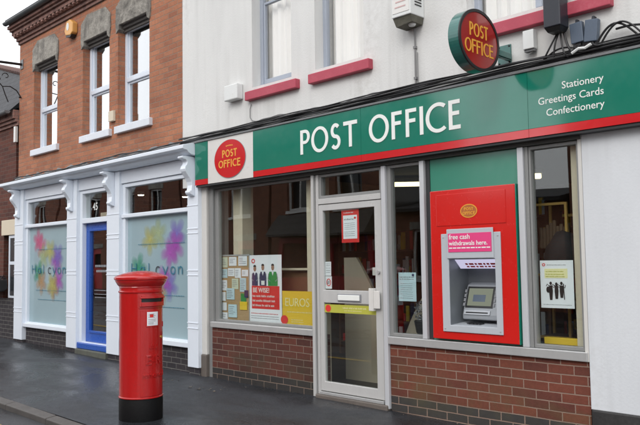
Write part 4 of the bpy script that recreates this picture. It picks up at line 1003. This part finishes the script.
def halcyon(w, x0, k):
    # thin rounded lower-case lettering; the a is replaced by a flower
    y0, y1 = .0165, .0175; z = 1.315; s = .018*k
    def put(pts, m='ink'): MB().plate([stroke(pts,s)],'y',y0,y1).build('film_letter', M[m], w)
    H = .155; xh = .105; W = 1.2*k
    put([(x0,z),(x0,z+H)]); put([(x0+.13*k,z),(x0+.13*k,z+H)])
    MB().plate([[(x0+.009*k,z+.075),(x0+.121*k,z+.075),(x0+.121*k,z+.09),(x0+.009*k,z+.09)]],'y',y0,y1).build('film_letter', M['ink'], w)
    MB().plate([ell(x0+.29*k,z+.052,.055*k,.054,24),ell(x0+.29*k,z+.052,.040*k,.040,24)],'y',y0,y1).build('film_letter', M['ink'], w); put([(x0+.352*k,z),(x0+.352*k,z+.105)])
    put([(x0+.47*k,z),(x0+.47*k,z+H)],'ink')
    put([(x0+.71*k+.055*k*math.cos(t)-.0, z+.052+.052*math.sin(t)) for t in [math.radians(50+260*i/16) for i in range(17)]],'inkdark')
    put([(x0+.83*k,z+xh),(x0+.89*k,z+.01)]); put([(x0+.955*k,z+xh),(x0+.86*k,z-.05)])
    MB().plate([ell(x0+1.08*k,z+.052,.060*k,.056,24),ell(x0+1.08*k,z+.052,.043*k,.040,24)],'y',y0,y1).build('film_letter', M['ink'], w)
    put([(x0+1.21*k,z),(x0+1.21*k,z+xh)]); put([(x0+1.228*k,z+.075)]+[(x0+1.265*k+.037*k*math.cos(t), z+.065+.037*math.sin(t)) for t in [math.radians(160-160*i/8) for i in range(9)]]+[(x0+1.302*k,z)])
halcyon(w2,-9.60,1.0); halcyon(w1,-13.05,1.0)
for w, a, b in ((w1,-12.9,-11.65),(w2,-9.5,-8.2)):
    mb = MB(); r = random.Random(int(-a*10))
    for z in (1.735,1.02,.86):
        x = a+r.random()*.1
        while x < b-.05: l = r.uniform(.02,.06); mb.box(x,x+l,.0190,.0195,z,z+.008); x += l+.012
    mb.build('film_small_print', M['ink'], w)
for a, b in ((-13.25,-11.495),(-9.80,-8.03)):
    B(a,b,.0,.2,-.05,.358).build('stall_riser', M['brick_blue'], h)
# small footings below the white pilasters
for a, b in PIL: B(a+.005,b-.005,-.055,.06,-.06,.129).build('pilaster_foot', M['brick_blue'], h)
# doorway
df = MB().wall(-11.155,-10.165,.17,2.652,-.02,.12,[(-11.075,-10.205,.24,2.12),(-11.075,-10.205,2.20,2.595)]).build('door_frame', M['timber'], h, bev=.006)
B(-11.08,-10.20,.045,.051,2.195,2.60).build('fanlight_pane', M['glass45'], df)
MB().prism([(-11.155,-.10),(-10.165,-.10),(-10.165,.3),(-11.155,.3)],'z',-.05,.135).build('door_step', M['step'], h, bev=.015)
B(-11.20,-10.166,-.06,.045,.137,.232).build('door_sill', M['blue'], h, bev=.012)
d45 = MB().wall(-11.072,-10.208,.242,2.118,.05,.10,[(-10.93,-10.33,.42,1.99)]).build('door', M['blue'], h, bev=.006, label='blue half glazed door')
MB().wall(-10.965,-10.295,.385,2.025,.035,.0495,[(-10.93,-10.33,.42,1.99)]).build('door_moulding', M['blue'], d45, bev=.004)
B(-10.935,-10.325,.07,.076,.415,1.995).build('door_pane', M['glass45'], d45)
text_mb('45',.165,on_wall(-10.845,2.325,.0435),.0008,.001).build('house_number', M['letter'], df)
B(-10.98,-10.28,.25,.27,2.18,2.30).build('letter_shelf', M['cream'], h)
mb = MB(); r = random.Random(31)
for z, (a, b) in ((1.42,(-10.80,-10.45)),(1.34,(-10.76,-10.47)),(1.05,(-10.82,-10.44)),(.99,(-10.82,-10.44)),(.94,(-10.80,-10.46))):
    x = a
    while x < b: l = r.uniform(.02,.05); mb.box(x,x+l,.066,.0695,z,z+(.035 if z > 1.3 else .012)); x += l+.012
mb.build('door_print', M['printgrey'], d45)
# interior of 45
B(-13.6,-8.1,.3,5,-.05,.1).build('shop_floor', M['room_floor'], h)
B(-13.6,-8.1,.08,5,2.86,2.9).build('shop_ceiling', M['room45'], h)
B(-13.6,-8.1,5,5.1,.1,2.9).build('shop_back_wall', M['room45'], h)
B(-13.64,-13.58,.08,5,.1,2.9).build('shop_side_wall', M['room45'], h)
def spotl(x, y, z, label):
    t = thing('downlight', label, 'ceiling light', (x,y,z), 'downlights in number 45')
    MB().lathe([(.055,0),(.06,.01),(.06,.06)],(x,y,z),20).build('housing', M['signwhite'], t)
    MB().lathe([(.002,-.012),(.045,-.010),(.050,-.001)],(x,y,z),20).build('lit_lamp', M['spot'], t)
spotl(-11.25,1.15,2.66,'small lit downlight at the left end of the right window of number 45')
spotl(-11.3,2.1,2.68,'small lit downlight in the middle of the right window of number 45')
spotl(-12.1,1.1,2.66,'small lit downlight behind the fanlight numbered 45')
mb = MB().lathe([(.02,0),(.20,.0),(.21,.06),(.04,.10),(.035,.42),(.20,.46),(.22,.54),(.10,.56),(.01,.56)],(-10.75,.9,.1),24)
t = thing('salon_chair','dark rounded chair just inside the blue door','chair',(-10.75,.9,.1)); mb.build('seat_and_base', M['black'], t, smooth=True)
MB().prism([(-11.0,.72),(-10.5,.72),(-10.46,1.05),(-10.58,1.18),(-10.92,1.18),(-11.04,1.05)],'y',1.05,1.13).build('backrest', M['black'], t, bev=.02)

# yellow alarm bell, wall bracket
t = thing('alarm_box','yellow hexagonal alarm box on the brick wall between first two windows','alarm box',(-11.48,0,5.3))
hx = [(-11.61,5.38),(-11.54,5.53),(-11.42,5.545),(-11.31,5.47),(-11.32,5.31),(-11.40,5.27),(-11.57,5.30)]
MB().prism(hx,'y',-.10,-.002).build('casing', M['bell_yellow'], t, bev=.015)
MB().prism([(-11.55,5.265),(-11.41,5.24),(-11.35,5.28),(-11.40,5.269),(-11.56,5.297)],'y',-.095,-.005).build('strobe', M['black'], t)
MB().plate([ell(-11.48,5.43,.045,.065,20)],'y',-.104,-.1005).build('badge', M['bell_white'], t)
t = MB().box(-10.19,-10.05,-.05,-.001,3.64,3.80).build('vent_brick', M['cream'], None, bev=.006, org=(-10.12,0,3.64)); tag(t,'small ochre vent block between the two nearer upper windows','vent')
t = thing('sign_bracket','black iron bracket with scrolls projecting from the corner of the brick house','bracket',(-13.58,0,5.05))
MB().box(-13.62,-13.50,-.012,-.001,5.14,5.32).build('wall_plate', M['lead'], t, bev=.003)
MB().tube([(-13.56,-.012,5.23),(-13.56,-.55,5.205),(-13.56,-1.1,5.18)],.024,10).build('arm', M['black'], t)
mb = MB()
def scroll(y, z, s, d=1):
    return [(-13.56, y+d*(s*(1-t*.7))*math.cos(5*t), .08+z+s*(1-t*.7)*math.sin(5*t)) for t in [i/24 for i in range(25)]]
mb.tube([(-13.56,-.015,4.60),(-13.56,-.10,4.72),(-13.56,-.22,4.78),(-13.56,-.36,4.76),(-13.56,-.46,4.86),(-13.56,-.52,4.99)],.011,8)
mb.tube([(-13.56,-.25,4.48),(-13.56,-.31,4.62),(-13.56,-.36,4.76)],.011,8); mb.tube(scroll(-.50,4.80,.10),.010,8); mb.tube(scroll(-.30,4.88,.07,-1),.009,8)
mb.tube([(-13.56,-.012,4.60),(-13.56,-.06,4.60)],.016,8)
mb.build('scrollwork', M['black'], t)

# ================================================================== NEIGHBOUR FURTHER LEFT
nh = thing('brick_house','dark brick house with a low slate roof beyond the scroll bracket','building',(-17,0,0))
MB().wall(-26,-13.82,-.05,4.10,.012,.3,[(-14.35,-13.84,.35,2.06),(-16.9,-15.6,.8,2.2),(-18.9,-18,.05,2.2)]).build('wall', M['brick_dark'], nh)
B(-13.818,-13.69,.030,.3,-.05,2.9).build('wall_end', M['brick_dark'], nh)
B(-14.8,-13.70,-.012,.0115,-.05,.85).build('plinth', M['brick_blue'], nh)
B(-14.36,-13.70,-.035,.0,2.04,2.33).build('lintel', M['cream'], nh, bev=.006)
w = MB().wall(-14.06,-13.69,.86,2.035,-.008,.010,[(-14.01,-13.74,.90,1.48),(-14.01,-13.74,1.54,1.98)]).build('window', M['upvc'], nh, bev=.003)
B(-14.01,-13.74,.004,.009,.9,1.98).build('pane', M['opdark'], w)
B(-26,-13.83,.31,5.5,-.1,4.6).build('rooms', M['opdark'], nh)
for (a, b, c, d) in ((-16.9,-15.6,.8,2.2),):
    w = MB().wall(a,b,c,d,.10,.16,[(a+.07,(a+b)/2-.03,c+.07,d-.07),((a+b)/2+.03,b-.07,c+.07,d-.07)]).build('window', M['upvc'], nh)
    B(a+.05,b-.05,.12,.126,c+.05,d-.05).build('pane', M['mirror'], w)
B(-18.9,-18,.10,.16,.05,2.2).build('door', M['optred'], nh)
for k, (y, za, zb_) in enumerate(((-.02,4.102,4.16),(-.06,4.162,4.22),(-.10,4.222,4.385))): B(-26,-13.69,y,.3,za,zb_).build('corbel_course', M['corbel'], nh, bev=.004)
MB().prism([(-.20+.055*math.cos(PI+PI*i/8),4.36+.055*math.sin(PI+PI*i/8)) for i in range(9)],'x',-26,-13.72).build('gutter', M['lead'], nh)
MB().add([(-13.70,-.16,4.37),(-13.70,.55,5.08),(-16.9,1.3,5.95),(-19.9,2.0,6.80),(-26,2.0,6.80),(-26,-.16,4.37),(-13.70,6,5.08),(-19.9,6,6.8),(-26,6,6.8)],[(0,1,2,3,4,5),(1,6,7,3,2),(3,7,8,4)]).build('roof', M['slate'], nh)
mb = MB()
for i in range(26):
    t_ = i/26; a = Vector((-13.70,.55,5.08)).lerp(Vector((-19.9,2.0,6.80)), t_); b_ = Vector((-13.70,.55,5.08)).lerp(Vector((-19.9,2.0,6.80)), t_+.03)
    mb.tube([a,b_+Vector((0,0,.02))],.075,8)
mb.build('ridge_tile', M['ridge'], nh, smooth=True)
B(-13.80,-13.72,-.05,.0,3.78,4.08).build('white_board', M['signwhite'], nh, bev=.004)
t = thing('hanging_basket','black trough planter fixed to the dark brick wall at the left edge','planter',(-14.2,-.12,1.0))
MB().prism([(-.30,1.02),(-.32,1.20),(-.02,1.20),(-.02,1.02),(-.10,.98),(-.24,.98)],'x',-14.75,-14.06).build('trough', M['black'], t, bev=.02)
mb = MB(); r = random.Random(1)
for k in range(220):
    c = Vector((r.uniform(-14.72,-14.08), r.uniform(-.30,-.04), 1.20+abs(r.gauss(0,.03)))); q = [c+Vector((r.uniform(-.03,.03),r.uniform(-.03,.03),r.uniform(-.02,.03))) for _ in range(3)]; mb.add(q,[(0,1,2)])
mb.build('foliage', M['opdark'], t)

# ================================================================== OPPOSITE SIDE OF THE STREET (seen only in the glass)
def opp(x0, x1, hgt, label, shop=False, brickm='brick_opp', chim=True, low=False):
    t = thing('terraced_house', label, 'building', ((x0+x1)/2,-12.4,0), 'houses across the street')
    W = x1-x0; wx = [x0+W*.16, x0+W*.60]
    holes = [] if low else [(a,a+1.15,3.3,4.85) for a in wx]
    chim = chim and not low
    if not shop: holes += [(x0+W*.14,x0+W*.14+1.4,.9,2.4),(x0+W*.68,x0+W*.68+.95,.05,2.3)]
    # front faces +y
    MB().wall(x0,x1,-.4,hgt,-12.4,-12.7,holes).build('wall', M[brickm], t)
    B(x0,x1,-17,-12.71,-.4,hgt).build('rooms', M['opdark'], t)
    for (a, b, c, d) in holes:
        doorlike = c < .1
        w = MB().wall(a,b,c,d,-12.55,-12.50,[(a+.07,(a+b)/2-.03,c+.07,d-.07),((a+b)/2+.03,b-.07,c+.07,d-.07)] if not doorlike else [(a+.12,b-.12,1.3,2.0)]).build('door' if doorlike else 'window', M['optred'] if doorlike else M['optwhite'], t)
        if not doorlike: B(a-.06,b+.06,-12.45,-12.34,c-.12,c-.01).build('sill', M['optwhite'], t)
        B(a-.12,b+.12,-12.42,-12.38,d+.01,d+.24).build('lintel', M['stone'], t)
    MB().prism([(-12.15,hgt-.05),(-12.15,hgt+.05),(-14.7,hgt+(.5 if low else 1.7)),(-17.2,hgt+.05),(-17.2,hgt-.05)],'x',x0-.02,x1+.02).build('roof', M['slate'], t)
    if chim:
        MB().box(x1-.9,x1-.1,-15.1,-14.3,hgt+.9,hgt+2.5).build('chimney', M['brick_dark'], t)
        for k in range(3): MB().lathe([(.10,0),(.12,.35)],(x1-.75+.25*k,-14.7,hgt+2.5),12).build('chimney_pot', M['ridge'], t)
    if shop:
        MB().prism([(-12.39,2.35),(-12.39,3.15),(-11.75,2.42),(-11.75,2.35)],'x',x0+.4,x1-.4).build('canopy', M['canopy'], t)
        MB().wall(x0+.5,x1-.5,.1,2.3,-12.39,-12.30,[(x0+.7,(x0+x1)/2-.5,.9,2.1),((x0+x1)/2+.5,x1-.7,.9,2.1),((x0+x1)/2-.4,(x0+x1)/2+.4,.1,2.1)]).build('shopfront', M['optred'], t)
opp(-52,-45.2,5.6,'terraced brick house across the street, farthest left in the reflections')
opp(-45,-39.2,5.8,'brick house across the street, second from the far left in the reflections')
opp(-39,-33.2,5.6,'brick house across the street reflected in the far window of number 45')
opp(-33,-27.2,5.9,'brick house across the street reflected in the blue door')
opp(-27,-21.2,5.6,'brick house across the street reflected in the right window of number 45')
opp(-21,-15.2,5.7,'red fronted shop across the street with a grey canopy',True)
opp(-15,-9.2,3.0,'low brick outbuilding across the street between the taller houses',low=True)
opp(-9,-3.2,5.6,'brick house across the street behind the viewer')
opp(-3,3,5.8,'brick house across the street, farthest right',False)

# ================================================================== LIGHT, SKY, CAMERA
world = bpy.data.worlds.new('World'); scene.world = world; world.use_nodes = True
nt = world.node_tree; nt.nodes.clear()
sky = nt.nodes.new('ShaderNodeTexSky'); sky.sky_type = 'NISHITA'; sky.sun_disc = False
SE, SR = math.radians(38), math.radians(160)
sky.sun_elevation = SE; sky.sun_rotation = SR; sky.dust_density = 3.0; sky.air_density = 1.0; sky.ozone_density = 1.0
tc = nt.nodes.new('ShaderNodeTexCoord')
nz = nt.nodes.new('ShaderNodeTexNoise'); nz.inputs['Scale'].default_value = 2.2; nz.inputs['Detail'].default_value = 6
nt.links.new(tc.outputs['Generated'], nz.inputs['Vector'])
rp = nt.nodes.new('ShaderNodeValToRGB'); rp.color_ramp.elements[0].position = .3; rp.color_ramp.elements[1].position = .75
rp.color_ramp.elements[0].color = (8.6,8.75,9.1,1); rp.color_ramp.elements[1].color = (11.3,11.35,11.5,1)
nt.links.new(nz.outputs['Fac'], rp.inputs[0])
mx = nt.nodes.new('ShaderNodeMix'); mx.data_type = 'RGBA'; mx.inputs[0].default_value = .88
nt.links.new(sky.outputs[0], mx.inputs[6]); nt.links.new(rp.outputs[0], mx.inputs[7])
bg = nt.nodes.new('ShaderNodeBackground'); bg.inputs[1].default_value = .13
nt.links.new(mx.outputs[2], bg.inputs[0]); wo = nt.nodes.new('ShaderNodeOutputWorld'); nt.links.new(bg.outputs[0], wo.inputs[0])
sl = bpy.data.lights.new('sun', 'SUN'); sl.energy = .7; sl.angle = math.radians(25); sl.color = (1,.97,.93)
so = bpy.data.objects.new('sun', sl); COL.objects.link(so)
# sky sun_rotation is measured clockwise from +Y
dirv = Vector((math.sin(SR)*math.cos(SE), math.cos(SR)*math.cos(SE), math.sin(SE)))
so.rotation_euler = dirv.to_track_quat('Z','Y').to_euler(); so.location = (0,-8,12)

cam = bpy.data.cameras.new('camera'); co = bpy.data.objects.new('camera', cam); COL.objects.link(co); scene.camera = co
F = Vector((-0.71130452,0.69973247,0.06648575)); Rr = Vector((0.70052297,0.71348311,-0.0144714)); U = Vector((-0.05756257,0.03628122,0.99768243))
U = Rr.cross(F)
m = Matrix(((Rr.x,U.x,-F.x,0),(Rr.y,U.y,-F.y,-5.5463),(Rr.z,U.z,-F.z,1.46),(0,0,0,1)))
co.matrix_world = m
cam.sensor_width = 36; cam.lens = 732.98/640*36; cam.clip_start = .05; cam.clip_end = 1500
scene.render.engine = 'CYCLES'; scene.render.resolution_x = 1024; scene.render.resolution_y = 680
scene.cycles.max_bounces = 8; scene.cycles.transparent_max_bounces = 16
vs = scene.view_settings; vs.view_transform = 'Standard'; vs.look = 'None'; vs.exposure = .55; vs.gamma = 1; vs.use_curve_mapping = False
